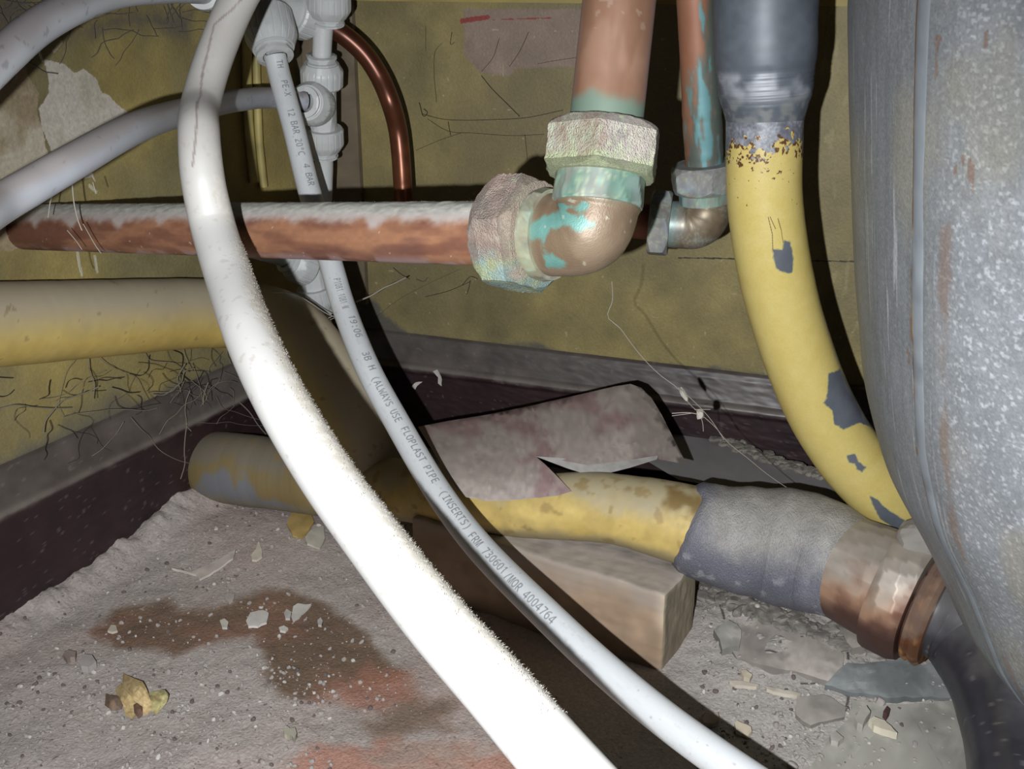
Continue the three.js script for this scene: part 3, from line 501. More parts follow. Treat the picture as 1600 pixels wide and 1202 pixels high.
  const upd = pts[0].clone().sub(pts[1]).normalize(), more = tube([pts[0], pts[0].clone().addScaledVector(upd, 0.5)], 0.0286, { seg: 60, rad: 64 }); paint(more, p => mix([84, 90, 98], [110, 116, 124], fb3(p, 55, 3, 4))); part(T, 'lead_pipe', more, vc(0.5, 0.1));
  part(T, 'lead_joint', sp, vc(0.5, 0.1), 'dark grey lead sleeve wiped onto the yellow pipe');
}

// ───────────────────────── bath waste: yellow pipe, lead joint, brass union, black trap ─────────────────────────
const wp = [atL(318, 728, -0.015), atH(345, 730, 0.036), atH(480, 747, 0.045), atH(620, 765, 0.060), atH(800, 790, 0.078), atH(950, 794, 0.089), atH(1060, 817, 0.087)];
const bw = [wp[6], atH(1130, 838, 0.081), atH(1200, 850, 0.078), atH(1270, 865, 0.077), atH(1340, 895, 0.075)];
{
  const T = thing('bath_waste_pipe', 'low waste pipe with flaking yellow paint, swollen grey lead joint and brass union', 'waste pipe', wp[5].clone().setY(0.062));
  const yp = tube(wp.concat([atH(1130, 838, 0.082)]), [0.030, 0.030, 0.029, 0.0235, 0.0218, 0.0238, 0.0266, 0.0285], { seg: 620, rad: 120, hint: UP, disp: (u, v, p) => 0.0012 * (fb3(p, 70, 4, 3) - 0.5) });
  paint(yp, (p, u, v) => { const n = fb3(p, 50, 4, 2), m = fb3(p, 150, 4, 5), w = (v - 0.5); let c = mix([206, 176, 96], [222, 196, 122], n); c = mul(c, 0.88 + 0.24 * m);
    const left = ss(0.40, 0.30, u); c = mix(c, mix([138, 120, 80], [124, 126, 134], ss(0.4, 0.6, fb3(p, 26, 3, 7) + (Math.abs(w) - 0.25) * 1.2)), left * 0.95);
    const top = ss(0.2, 0.1, Math.abs(w) + (n - 0.5) * 0.25); c = mix(c, mix([178, 170, 152], [132, 124, 110], left), (0.7 + 0.2 * left) * top);
    const rust = ss(0.86, 0.92, u + (m - 0.5) * 0.1) * ss(0.16, 0.08, Math.abs(w) + (m - 0.5) * 0.1); c = mix(c, [124, 98, 52], 0.8 * rust * ss(0.4, 0.6, n));
    c = mix(c, [150, 140, 112], 0.7 * ss(0.29, 0.36, Math.abs(w) + (n - 0.5) * 0.08)); c = mix(c, [150, 122, 70], 0.5 * ss(0.66, 0.76, fb3(p, 120, 3, 15))); return c; });
  part(T, 'pipe', yp, vc(0.6), 'yellow painted pipe, flaking and dusty on top');
  const lj = tube(bw, [0.0295, 0.0318, 0.0355, 0.0395, 0.0372, 0.0335], { seg: 260, rad: 128, hint: UP, disp: (u, v, p) => 0.0036 * (fb3(p, 60, 4, 3) - 0.5) + (u < 0.16 ? -0.008 * ss(0.10, 0.0, u + 0.10 * (fb2(v * 9, 3, 3, 4) - 0.5)) : 0) });
  paint(lj, (p, u, v) => { const n = fb3(p, 45, 4, 6), m = fb3(p, 150, 4, 2), w = Math.abs(v - 0.5); let c = mix([96, 96, 108], [132, 132, 142], n); c = mix(c, mul([166, 162, 156], 0.82 + 0.32 * m), ss(0.27, 0.12, w + (n - 0.5) * 0.18) * ss(0.02, 0.2, u + (n - 0.5) * 0.2)); c = mix(c, [184, 184, 188], 0.6 * ss(0.58, 0.7, m) * ss(0.2, 0.3, w)); return c; });
  part(T, 'lead_joint', lj, vc(0.6, 0.05, { bumpMap: grain(4, 4), bumpScale: 0.0006 }), 'swollen grey lead joint with a ragged end');
  const a0 = bw[4], a1 = atH(1475, 958, 0.068), dx = a1.clone().sub(a0).normalize();
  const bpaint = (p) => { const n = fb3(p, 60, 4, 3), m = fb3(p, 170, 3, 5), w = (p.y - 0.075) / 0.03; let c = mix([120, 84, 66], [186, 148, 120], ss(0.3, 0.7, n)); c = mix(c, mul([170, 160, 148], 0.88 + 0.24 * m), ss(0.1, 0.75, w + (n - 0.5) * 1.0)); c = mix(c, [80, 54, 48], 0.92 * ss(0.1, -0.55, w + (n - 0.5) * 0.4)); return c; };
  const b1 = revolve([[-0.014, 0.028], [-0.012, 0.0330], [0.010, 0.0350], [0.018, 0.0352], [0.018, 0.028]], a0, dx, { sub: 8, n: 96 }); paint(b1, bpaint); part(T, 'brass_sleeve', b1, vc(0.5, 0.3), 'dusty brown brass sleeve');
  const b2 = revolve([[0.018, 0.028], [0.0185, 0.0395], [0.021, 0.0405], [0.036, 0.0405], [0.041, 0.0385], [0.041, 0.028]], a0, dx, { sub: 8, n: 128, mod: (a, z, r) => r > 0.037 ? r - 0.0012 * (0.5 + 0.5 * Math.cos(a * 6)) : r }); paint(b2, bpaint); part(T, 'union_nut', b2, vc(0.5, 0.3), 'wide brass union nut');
  const b3 = revolve([[0.041, 0.026], [0.042, 0.0335], [0.0435, 0.0355], [0.046, 0.0362], [0.0475, 0.0345], [0.049, 0.0358], [0.052, 0.0365], [0.0545, 0.034], [0.055, 0.026]], a0, dx, { sub: 4, n: 128 }); paint(b3, p => { const m = fb3(p, 140, 4, 2), n = fb3(p, 40, 3, 4); return mix(mix([120, 78, 52], [196, 140, 78], ss(0.42, 0.66, m)), [150, 128, 116], 0.8 * ss(0.45, 0.6, n + (p.y - 0.07) * 8)); }); part(T, 'threaded_ring', b3, vc(0.45, 0.4), 'rusty orange threaded ring');
  const lug = rock(31, 0.014, 0.010, 0.012, 3, 0.25); lug.translate(...atH(1442, 842, 0.112).toArray()); paint(lug, p => mul([152, 146, 138], 0.8 + 0.4 * fb3(p, 90, 3))); part(T, 'lug', lug, vc(0.85));
  const tp = [a0.clone().addScaledVector(dx, 0.048), a0.clone().addScaledVector(dx, 0.066), at(1535, 1010, 0.635), at(1570, 1080, 0.605), at(1596, 1180, 0.565), at(1612, 1300, 0.525)];
  const B = thing('black_trap_pipe', 'thick black pipe curving from the rusty ring under the tank, lower right corner', 'waste pipe', tp[4].clone());
  const bp = tube(tp, [0.0285, 0.0300, 0.0300, 0.0285, 0.0275, 0.0275], { seg: 200, rad: 72, hint: 'cam', disp: (u, v, p) => 0.0010 * (fb3(p, 60, 3, 7) - 0.5) });
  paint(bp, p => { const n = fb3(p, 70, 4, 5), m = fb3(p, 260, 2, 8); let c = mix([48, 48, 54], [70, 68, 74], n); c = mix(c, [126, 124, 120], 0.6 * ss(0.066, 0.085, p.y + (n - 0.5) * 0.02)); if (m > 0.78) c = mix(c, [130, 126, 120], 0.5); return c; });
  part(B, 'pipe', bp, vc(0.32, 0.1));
}

// ───────────────────────── sink waste (thick yellow, left) ─────────────────────────
{
  const pts = [atL(-120, 512, 0.032), atL(0, 507, 0.0315), atL(170, 497, 0.032), atL(320, 490, 0.036), atL(400, 495, 0.050), at(456, 520, 0.845), at(499, 570, 0.835), at(538, 636, 0.83), at(562, 700, 0.84), atH(575, 760, 0.050)];
  const T = thing('sink_waste_pipe', 'thick yellow pipe along the left wall, grey with dust on top, turning down', 'waste pipe', pts[1].clone().setY(pts[1].y - 0.028));
  const g = tube(pts, 0.0272, { seg: 420, rad: 96, hint: V(0.35, 1, 0.1), disp: (u, v, p) => 0.0007 * (fb3(p, 50, 3, 6) - 0.5) });
  paint(g, (p, u, v) => { const n = fb3(p, 40, 4, 2), m = fb3(p, 160, 3, 5); let c = mix([204, 176, 96], [216, 190, 112], n); c = mul(c, 0.92 + 0.14 * m); const k = ss(0.24, 0.06, Math.abs(v - 0.5) + (n - 0.5) * 0.06 - 0.03); c = mix(c, [184, 174, 160], 0.82 * k); if (m > 0.76) c = mix(c, [140, 122, 84], 0.5); return c; });
  part(T, 'pipe', g, vc(0.5));
}

// ───────────────────────── white plastic pipes ─────────────────────────
{ // front hose-like pipe
  const px = [[500, -150, 0.66], [425, -75, 0.66], [383, -20, 0.66], [340, 75, 0.655], [314, 160, 0.64], [311, 210, 0.605], [317, 280, 0.575], [332, 350, 0.55], [357, 430, 0.515], [393, 530, 0.475], [436, 620, 0.45], [505, 735, 0.428], [588, 850, 0.403], [679, 967, 0.375], [783, 1085, 0.348], [884, 1202, 0.325], [1010, 1340, 0.305]];
  const pts = px.map(p => at(p[0], p[1], p[2] * (0.86 + 0.12 * ss(180, 430, p[1]))));
  const T = thing('white_pipe', 'nearest thick white pipe, brightly lit and furred with dust, sweeping to bottom centre', 'plastic pipe', pts[15].clone());
  const g = tube(pts, [0.0096, 0.0096, 0.0096, 0.0096, 0.0097, 0.0099, 0.0103, 0.0107, 0.0110, 0.0110, 0.0110, 0.0110, 0.0110, 0.0110, 0.0110, 0.0110, 0.0110], { seg: 700, rad: 80, hint: 'cam' });
  const hl = [[385, -10], [362, 15], [335, 40], [325, 80], [318, 110], [312, 150], [307, 190], [304, 235], [300, 260]].map(p => uvOf(g, ...p));
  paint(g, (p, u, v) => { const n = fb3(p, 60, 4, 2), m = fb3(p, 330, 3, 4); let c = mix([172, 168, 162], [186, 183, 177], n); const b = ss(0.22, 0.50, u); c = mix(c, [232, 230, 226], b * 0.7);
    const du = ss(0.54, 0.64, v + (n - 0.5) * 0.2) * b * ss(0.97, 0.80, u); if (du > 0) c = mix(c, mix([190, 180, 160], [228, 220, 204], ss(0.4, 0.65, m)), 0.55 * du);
    if (m > 0.70) c = mix(c, [176, 164, 146], 0.30);
    const d = sdLine(hl.map(q => [q[0] * 1.0, q[1] * 0.07]), u, v * 0.07); c = mix(c, [124, 108, 100], 0.7 * ss(0.0009, 0.0002, d + (m - 0.5) * 0.001)); return c; });
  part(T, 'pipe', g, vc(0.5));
  dustFuzz(T, g, { n: 3200, v0: 0.54, v1: 0.86, u0: 0.40, u1: 0.92, len: 0.0010, col: [206, 198, 182], lab: 'furry grey dust along the upper side' });
}
const thinPx = [[430, 88, 0.722], [436, 115, 0.720], [459, 200, 0.71], [481, 290, 0.70], [517, 412, 0.68], [537, 480, 0.665], [577, 580, 0.635], [622, 663, 0.615], [684, 768, 0.585], [745, 850, 0.555], [858, 965, 0.505], [938, 1040, 0.478], [1037, 1123, 0.45], [1146, 1202, 0.425], [1310, 1310, 0.40]].map((p, i) => [p[0], p[1], p[2] * (1.08 + 0.11 * (i / 14) ** 1.2)]);
{ // thin printed pipe
  const pts = thinPx.map(p => at(...p));
  const T = thing('printed_white_pipe', 'slim white pipe with a line of grey printed lettering along it', 'plastic pipe', pts[13].clone());
  const g = tube(pts, [0.0080, 0.0081, 0.0083, 0.0087, 0.0089], { seg: 700, rad: 64, hint: 'cam' });
  const cw = 2048, chh = 128, cv = document.createElement('canvas'); cv.width = cw; cv.height = chh; const x = cv.getContext('2d');
  x.fillStyle = 'rgb(214,217,218)'; x.fillRect(0, 0, cw, chh); const r = rng(5);
  for (let i = 0; i < 2600; i++) { const s = 190 + r() * 40; x.fillStyle = `rgba(${s},${s},${s - 4},0.25)`; x.fillRect(r() * cw, r() * chh, 2 + r() * 20, 1 + r() * 4); }
  for (let i = 0; i < 260; i++) { x.fillStyle = `rgba(140,126,112,${0.1 + r() * 0.3})`; x.fillRect(r() * cw, r() * chh, 1 + r() * 3, 1 + r() * 2); }
  const L = g.userData.L, ppm = cw / L, vp = chh / (2 * Math.PI * 0.0085);            // pixels per metre along / around
  const word = (s, a, b) => { const A = uvOf(g, ...a), B = uvOf(g, ...b), wpx = (B[0] - A[0]) * cw, hpx = 0.0050 * vp; x.save(); x.translate(A[0] * cw, (1 - (A[1] + B[1]) / 2) * chh); x.fillStyle = 'rgba(92,94,98,0.78)'; x.font = `${Math.round(hpx * 1.32)}px monospace`; x.textBaseline = 'middle'; const m = x.measureText(s).width; x.scale(wpx / m, 1); x.fillText(s, 0, 0); x.restore(); };
  word('TH', [437, 92], [440, 106]); word('PE-X', [444, 124], [450, 150]); word('12 BAR 20°C', [453, 168], [473, 242]); word('4 BAR', [477, 256], [488, 290]);
  word('P1081 1081 M', [527, 434], [540, 482]); word('19:06', [549, 492], [562, 527]); word('3B H', [571, 550], [583, 577]); word('(ALWAYS USE', [588, 588], [622, 660]); word('FLOPLAST PIPE', [628, 668], [686, 752]); word('(INSERTS)', [692, 766], [732, 826]); word('FRM 730601', [736, 832], [790, 894]); word('/MOR 4004764', [792, 896], [866, 972]);
  const ct = new THREE.CanvasTexture(cv); ct.colorSpace = THREE.SRGBColorSpace;
  part(T, 'pipe', g, std({ map: ct, roughness: 0.38 }));
}
{ // left arc from the tee
  const px = [[-120, 400, 0.36], [-50, 352, 0.385], [0, 319, 0.415], [50, 290, 0.435], [100, 261, 0.455], [200, 205, 0.52], [275, 178, 0.61], [370, 157, 0.745], [425, 153, 0.803], [474, 158, 0.822]];
  const pts = px.map(p => at(...p)), T = thing('white_branch_pipe', 'bluish white pipe from the tee leftwards across the peeling wall', 'plastic pipe', pts[9].clone());
  const g = tube(pts, 0.0076, { seg: 320, rad: 56, hint: UP });
  paint(g, (p, u, v) => { const n = fb3(p, 60, 3, 4), m = fb3(p, 220, 3, 2); let c = mix([174, 178, 186], [188, 190, 194], n); c = mix(c, [168, 157, 152], 0.75 * ss(0.24, 0.12, Math.abs(v - 0.5) + (n - 0.5) * 0.08)); if (m > 0.73) c = mul(c, 0.9); return c; });
  part(T, 'pipe', g, vc(0.42));
}
{ // upper left arc
  const px = [[-100, 190, 0.40], [-30, 122, 0.42], [10, 84, 0.435], [55, 45, 0.455], [110, 13, 0.48], [180, -12, 0.52], [260, -18, 0.57], [330, -14, 0.63], [380, -4, 0.69]];
  const pts = px.map(p => at(...p)), T = thing('white_upper_pipe', 'white pipe arching across the top left corner, above the peeling wall', 'plastic pipe', pts[3].clone());
  const g = tube(pts, 0.0076, { seg: 300, rad: 56, hint: UP });
  paint(g, (p, u, v) => { const n = fb3(p, 50, 3, 4), m = fb3(p, 200, 3, 2); let c = mix([180, 184, 190], [198, 200, 202], n); c = mix(c, [150, 140, 138], 0.75 * ss(0.3, 0.1, Math.abs(v - 0.5) + (n - 0.5) * 0.12)); if (m > 0.72) c = mul(c, 0.86); return c; });
  part(T, 'pipe', g, vc(0.45));
  const cv = new THREE.CatmullRomCurve3(pts, false, 'centripetal'); let tb = 0.8; for (let t = 0.6; t < 0.98; t += 0.002) if (Math.abs(toPx(cv.getPoint(t))[0] - 322) < Math.abs(toPx(cv.getPoint(tb))[0] - 322)) tb = t; const p = cv.getPoint(tb), d = cv.getTangent(tb).normalize();
  const col = revolve([[-0.006, 0.0076], [-0.006, 0.0105], [-0.002, 0.0115], [0.006, 0.0115], [0.010, 0.0105], [0.010, 0.0076]], p, d, { sub: 2 }); paint(col, q => mul([200, 202, 200], 0.9 + 0.2 * fb3(q, 80, 3))); part(T, 'collar', col, vc(0.4));
}
// push-fit fittings
const PW = std({ color: new THREE.Color().setRGB(lin1(214), lin1(216), lin1(214)), roughness: 0.36, bumpMap: grain(2, 2), bumpScale: 0.00015 });
const PW2 = std({ color: new THREE.Color().setRGB(lin1(206), lin1(208), lin1(206)), roughness: 0.42 });
const flute = (a, z, r) => r > 0.0159 ? r - 0.00035 * (Math.cos(a * 20) > 0.72 ? 1 : 0) : r;
function socket(T, A, dir, from, k = 1, l = 1) {            // cap with flutes, tapered shoulder and stepped collar, starting `from` metres out
  part(T, 'cap', revolve([[0, 0.0105], [0, 0.0150], [0.0015, 0.0162], [0.012, 0.0166], [0.0135, 0.0162], [0.0185, 0.0132], [0.0185, 0.0085]].map(([z, r]) => [z * k * l + from, r * k]), A, dir, { n: 160, sub: 3, mod: flute, crease: 0.35 }), PW2);
  const c = part(T, 'collar', revolve([[0.0182, 0.0080], [0.0182, 0.0118], [0.0198, 0.0120], [0.0205, 0.0106], [0.0225, 0.0106], [0.0228, 0.0117], [0.0242, 0.0117], [0.0246, 0.0108], [0.0246, 0.0078]].map(([z, r]) => [(z - 0.0185 + 0.0185 * l) * k + from, r * k]), A, dir, { n: 72, sub: 2 }), PW2);
  return c;
}
{ // elbow at the head of the printed pipe
  const end = at(...thinPx[0]), c0 = at(413, 2, 0.792), e2 = at(499, 33, 0.835), d1 = end.clone().sub(c0).normalize(), d2 = e2.clone().sub(c0).normalize();
  const L1 = end.distanceTo(c0), L2 = e2.distanceTo(c0);
  const T = thing('push_fit_elbow', 'white plastic push-fit elbow at the top, joining the printed pipe to the bent copper pipe', 'pipe fitting', c0.clone());
  const path = [c0.clone().addScaledVector(d1, L1 - 0.02)]; for (let i = 0; i <= 6; i++) { const a = i / 6; path.push(c0.clone().addScaledVector(d1, 0.014 * (1 - a) ** 2).addScaledVector(d2, 0.014 * a * a)); } path.push(c0.clone().addScaledVector(d2, L2 - 0.018));
  part(T, 'body', tube(path, 0.0137, { seg: 90, rad: 56, hint: 'cam' }), PW);
  socket(T, c0, d1, L1 - 0.0365, 1.13, 1.45); socket(T, c0, d2, L2 - 0.0275, 1.1);
  // bent copper
  const px = [[488, 29, 0.828], [507, 37, 0.836], [540, 57, 0.84], [570, 85, 0.845], [593, 120, 0.85], [610, 160, 0.853], [621, 200, 0.866], [626, 240, 0.872], [629, 285, 0.878], [631, 325, 0.885], [632, 350, 0.90]], pts = px.map(p => at(...p)); pts.push(atB(633, 360, -0.008));
  const K = thing('bent_copper_pipe', 'slim dark copper pipe bending from the white elbow down to the back wall', 'copper pipe', pts[8].clone());
  const g = tube(pts, 0.0076, { seg: 260, rad: 56, hint: 'cam' }); paint(g, (p, u) => { const n = fb3(p, 60, 4, 3); return mul(mix([96, 55, 38], [148, 92, 60], ss(0.2, 0.9, u + (n - 0.5) * 0.4)), 0.85 + 0.3 * n); });
  part(K, 'pipe', g, vc(0.33, 0.55));
}
function tee(c, down, branchEnd, label) {
  const T = thing('push_fit_tee', label, 'pipe fitting', c.clone()), d = down.clone().normalize(), u = d.clone().negate(), b = branchEnd.clone().sub(c); const bl = b.length(); b.normalize();
  part(T, 'body', revolve([[-0.024, 0.008], [-0.024, 0.0108], [0.024, 0.0108], [0.024, 0.008]], c, d, { sub: 6 }), PW);
  socket(T, c, d, 0.0165); socket(T, c, u, 0.0165);
  part(T, 'branch', revolve([[0, 0.0105], [bl - 0.018, 0.0110], [bl - 0.018, 0.008]], c, b, { sub: 6 }), PW);
  socket(T, c, b, bl - 0.0255); return T;
}
{
  const cA = at(504, 168, 0.852), dn = at(507, 300, 0.892).sub(at(502, 60, 0.822));
  tee(cA, dn, at(474, 159, 0.813), 'white plastic push-fit tee in the corner, taking the branch pipe in at its left');
  const cB = at(486, 420, 0.905), dn2 = at(503, 500, 0.928).sub(at(486, 420, 0.905));
  tee(cB, dn2, at(444, 403, 0.885), 'lower white plastic push-fit tee showing under the level copper pipe');
  const cC = at(514, -22, 0.80), up = at(514, 40, 0.818).sub(at(514, -40, 0.795)).normalize();
  const T = thing('push_fit_coupling', 'white plastic push-fit coupling cut off by the top edge, above the bent copper pipe', 'pipe fitting', cC.clone());
  part(T, 'body', revolve([[-0.03, 0.008], [-0.03, 0.0125], [0.006, 0.0125], [0.006, 0.008]], cC, up, { sub: 4 }), PW); socket(T, cC, up, 0.004);
  // riser through them
  const top = at(508, 10, 0.812), R = [top, at(503, 80, 0.829), cA.clone().addScaledVector(dn.clone().normalize(), -0.02)];
  const W1 = thing('white_riser_pipe', 'short white plastic pipe between the top coupling and the tee', 'plastic pipe', R[2].clone()); part(W1, 'pipe', tube(R, 0.0074, { seg: 40, rad: 40 }), PW);
  const R2 = [cA.clone().addScaledVector(dn.clone().normalize(), 0.02), at(506, 275, 0.885), at(500, 340, 0.893), cB.clone().addScaledVector(dn2.clone().normalize(), -0.02)];
  const W2 = thing('white_riser_pipe', 'white plastic pipe from the upper tee down behind the level copper pipe', 'plastic pipe', R2[3].clone()); part(W2, 'pipe', tube(R2, 0.0074, { seg: 60, rad: 40 }), PW);
  const R3 = [cB.clone().addScaledVector(dn2.clone().normalize(), 0.02), at(506, 510, 0.932), at(513, 560, 0.955), at(517, 640, 0.985)];
  const W3 = thing('white_riser_pipe', 'white plastic pipe below the lower tee, dropping into the dark corner', 'plastic pipe', R3[3].clone()); part(W3, 'pipe', tube(R3, 0.0074, { seg: 60, rad: 40 }), PW);
}
{ const a = at(446, 403, 0.886), b = at(390, 388, 0.86), W4 = thing('white_riser_pipe', 'white plastic stub leaving the lower tee behind the level copper pipe', 'plastic pipe', a.clone()); part(W4, 'pipe', tube([a, b], 0.0074, { seg: 20, rad: 40 }), PW); }
// painted cables up the left wall
for (const [i, xs, lab] of [[0, [[384, 40], [386, 130], [389, 200], [397, 285]], 'left one of two ochre painted cables running up the left wall'], [1, [[399, 60], [402, 150], [405, 220], [412, 292]], 'right one of two ochre painted cables on the left wall, cut off at its foot']]) {
  const pts = xs.map(p => atL(...p, 0.004)), T = thing('painted_cable', lab, 'cable', pts[3].clone()); pts.unshift(pts[0].clone().setY(0.6));
  const g = tube(pts, i ? 0.0035 : 0.0042, { seg: 120, rad: 20, hint: V(1, 0, 0), disp: (u, v, p) => 0.0006 * (fb3(p, 90, 3, i) - 0.5) }); paint(g, p => mul([188, 172, 104], 0.8 + 0.35 * fb3(p, 80, 3, i + 4))); part(T, 'sheath', g, vc(0.55));
}

// ───────────────────────── floor furniture: block, torn lino, board, slabs ─────────────────────────
{ // timber block: front lower right corner shows at (1030,1062)
  const f0 = atH(1032, 1064, -0.004), dirL = atH(760, 960, 0).sub(f0).setY(0).normalize(), dirB = V(-dirL.z, 0, dirL.x); if (dirB.dot(V(0.2, 0, -1)) < 0) dirB.negate();
  const len = 0.20, dep = 0.052, hh = 0.064, nU = 110, nD = 40, nH = 40;
  const q = (a, b, c) => { const p = f0.clone().addScaledVector(dirL, a).addScaledVector(dirB, b); p.y = c - 0.004; return p; };
  const bev = 0.0025, rr = (x, L) => x;
  const g0 = new THREE.BoxGeometry(len, hh, dep, nU, nH, nD); g0.translate(len / 2, hh / 2, dep / 2); const P = g0.attributes.position;
  for (let i = 0; i < P.count; i++) { let a = P.getX(i), h = P.getY(i), b = P.getZ(i); const cx = clamp(a, bev, len - bev), cy = clamp(h, 0, hh - bev), cz = clamp(b, bev, dep - bev), dx = a - cx, dy = h - cy, dz = b - cz, l = Math.hypot(dx, dy, dz); if (l > bev) { a = cx + dx / l * bev; h = cy + dy / l * bev; b = cz + dz / l * bev; } const w = 0.0016 * (fb2(a * 60 + 3, h * 60 + b * 50, 3, 6) - 0.5) + 0.0008 * (fb2(h * 160, b * 160 + a * 12, 3, 2) - 0.5); const p = q(a + w, b + w, h + w); P.setXYZ(i, p.x, p.y, p.z); }
  g0.computeVertexNormals();
  paint(g0, (p, u, v, n) => { const m = fb3(p, 90, 4, 3), e = p.clone().sub(f0), a = e.dot(dirL), h = p.y; let c = mix([170, 143, 116], [184, 158, 132], fb2(h * 300 + a * 8, a * 20, 3, 4)); c = mul(c, 0.84 + 0.3 * m); if (n.y > 0.6) c = mix(c, mul([184, 174, 164], 0.8 + 0.4 * m), 0.9); else { c = mix(c, [176, 164, 152], 0.8 * ss(0.040, 0.058, h + (fb3(p, 30, 3, 9) - 0.5) * 0.03)); if (n.dot(dirL) < -0.6) c = mix(c, mul([150, 140, 116], 0.7 + 0.6 * fb2(h * 60, p.z * 400, 3, 2)), 0.85); c = mix(c, [222, 204, 180], 0.7 * ss(0.012, 0.002, a + 0.004 * m) * ss(0.03, 0.04, h) * (n.dot(dirL) < -0.6 ? 0 : 1)); c = mix(c, [150, 130, 116], 0.6 * ss(0.015, 0.0, h)); } return c; });
  const T = thing('timber_block', 'rough dusty wooden block on the floor propping up the yellow waste pipe', 'wood block', f0.clone()); part(T, 'block', g0, vc(0.9));
}
{ // torn lino draped over the waste pipe; two leaves of one sheet and a curled sliver
  const RP = [[653, 667], [700, 658], [762, 648], [830, 634], [900, 618], [960, 604], [985, 600], [1400, 600]], ridge = x => { for (let i = 1; i < RP.length; i++) if (x <= RP[i][0]) { const t = (x - RP[i - 1][0]) / (RP[i][0] - RP[i - 1][0]); return RP[i - 1][1] + (RP[i][1] - RP[i - 1][1]) * t - 3; } return 597; }, dep = (px, py) => { const t = clamp((py - ridge(px)) / (775 - ridge(px))); const dr = 0.815 - 0.02 * (px - 655) / 400; return dr - 0.075 * Math.sin(t * 1.45) - 0.012 * t + (px > 985 ? 0.00045 * (px - 985) : 0); };
  const thk = 0.0022, m = (px, py, z) => at(px, py, dep(px, py) + z * thk + 0.0005 * (fb2(px / 22, py / 22, 3, 4) - 0.5));
  const T = thing('torn_lino', 'curled brown scrap of torn lino draped over the yellow waste pipe', 'lino scrap', at(760, 778, 0.735));
  const lc = s => (p, u, v) => { const n = fb2(u * 7, v * 7, 4, s), k = fb2(u * 30, v * 30, 3, s + 2); let c = mix([172, 160, 150], [164, 150, 143], n); const red = ss(0.5, 0.62, fb2(u * 2.2 + 3.1, v * 2.2 + 0.4, 3, 9)) * 0.6; c = mix(c, [142, 108, 108], red); c = mix(c, [182, 170, 158], 0.5 * ss(0.5, 0.7, fb2(u * 4, v * 4, 3, s + 6))); return mul(c, 0.86 + 0.28 * k); };
  const main = sheet([[653, 667], [700, 658], [762, 648], [830, 634], [900, 618], [960, 604], [985, 600], [1002, 606], [1018, 622], [1032, 645], [1048, 676], [1073, 726], [1030, 718], [1027, 712], [990, 718], [955, 723], [918, 727], [885, 721], [862, 717], [838, 714], [852, 726], [872, 746], [893, 768], [870, 775], [800, 782], [760, 783], [728, 777], [716, 768], [690, 728]], m, 8, 8);
  paint(main, lc(3)); part(T, 'sheet', main, vc(0.7));
  const sl = sheet([[836, 713], [870, 715], [900, 719], [922, 726], [960, 721], [1000, 714], [1030, 709], [1026, 718], [985, 731], [945, 741], [915, 741], [886, 732]], (px, py, z) => at(px, py, 0.735 + 0.00012 * (px - 838) - 0.006 * Math.sin(clamp((px - 838) / 190) * Math.PI) + z * 0.002), 6, 6);
  paint(sl, (p, u, v) => mul([150, 146, 140], 0.9 + 0.3 * fb2(u * 14, v * 14, 3, 4))); part(T, 'curled_edge', sl, vc(0.75), 'grey torn strip curling off the sheet');
}
{ // grey board behind the lead joint
  const g = sheet([[1040, 660], [1075, 668], [1130, 690], [1200, 712], [1280, 738], [1345, 762], [1300, 800], [1180, 770], [1060, 750], [1010, 720]], (px, py, z) => atH(px, py, 0.050 - z * 0.006 + 0.0008 * fb2(px / 30, py / 30, 2)), 12, 6);
  paint(g, p => mul([146, 142, 141], 0.9 + 0.2 * fb3(p, 90, 3))); single('grey_board', 'flat dull grey board lying along the back skirting behind the lead joint', 'board', g, vc(0.9));
}
function slabOf(name, label, cat, poly, h, thk, col, seed, group, amp = 4) {
  const g = sheet(rag(poly, amp, 14, seed), (px, py, z) => { const p = atH(px, py, 0); const y = (z < 0.5 ? fh(p.x, p.z) * 0.8 + h : fh(p.x, p.z) * 0.8 + h - thk); const q = atH(px, py, fh(p.x, p.z) * 0.8 + h); q.y = y + (z < 0.5 ? 0.0016 * (fb2(q.x * 70, q.z * 70, 3, seed) - 0.5) : 0); return q; }, 9, 7);
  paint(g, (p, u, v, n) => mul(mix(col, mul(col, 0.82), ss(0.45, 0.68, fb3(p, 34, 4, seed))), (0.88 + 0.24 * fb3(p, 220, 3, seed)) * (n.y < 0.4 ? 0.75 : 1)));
  return single(name, label, cat, g, vc(0.93), group);
}
slabOf('stone_slab', 'flat grey-brown stone with a rounded cracked end, below the lead joint', 'stone', [[1128, 1000], [1160, 972], [1215, 966], [1262, 980], [1300, 1000], [1318, 1026], [1320, 1055], [1304, 1068], [1260, 1052], [1200, 1042], [1150, 1026]], 0.0025, 0.012, [190, 180, 170], 3);
slabOf('stone_slab', 'smooth dark grey slab under the brass union', 'stone', [[1322, 1036], [1350, 1038], [1410, 1030], [1440, 1040], [1470, 1028], [1505, 1045], [1520, 1088], [1400, 1091], [1332, 1082], [1288, 1070]], 0.003, 0.012, [158, 162, 160], 5);
slabOf('stone_slab', 'wide grey floor slab in the lower right corner, beside the black pipe', 'stone', [[1332, 1094], [1400, 1102], [1492, 1096], [1512, 1140], [1534, 1202], [1560, 1300], [1230, 1300], [1262, 1202], [1300, 1150], [1330, 1120]], 0.0015, 0.012, [182, 179, 168], 7);
slabOf('stone_slab', 'narrow strip of slab across the dark crack, at the foot of the black pipe', 'stone', [[1500, 1094], [1530, 1092], [1600, 1202], [1640, 1300], [1572, 1300], [1544, 1202]], 0.0008, 0.012, [164, 158, 148], 9);
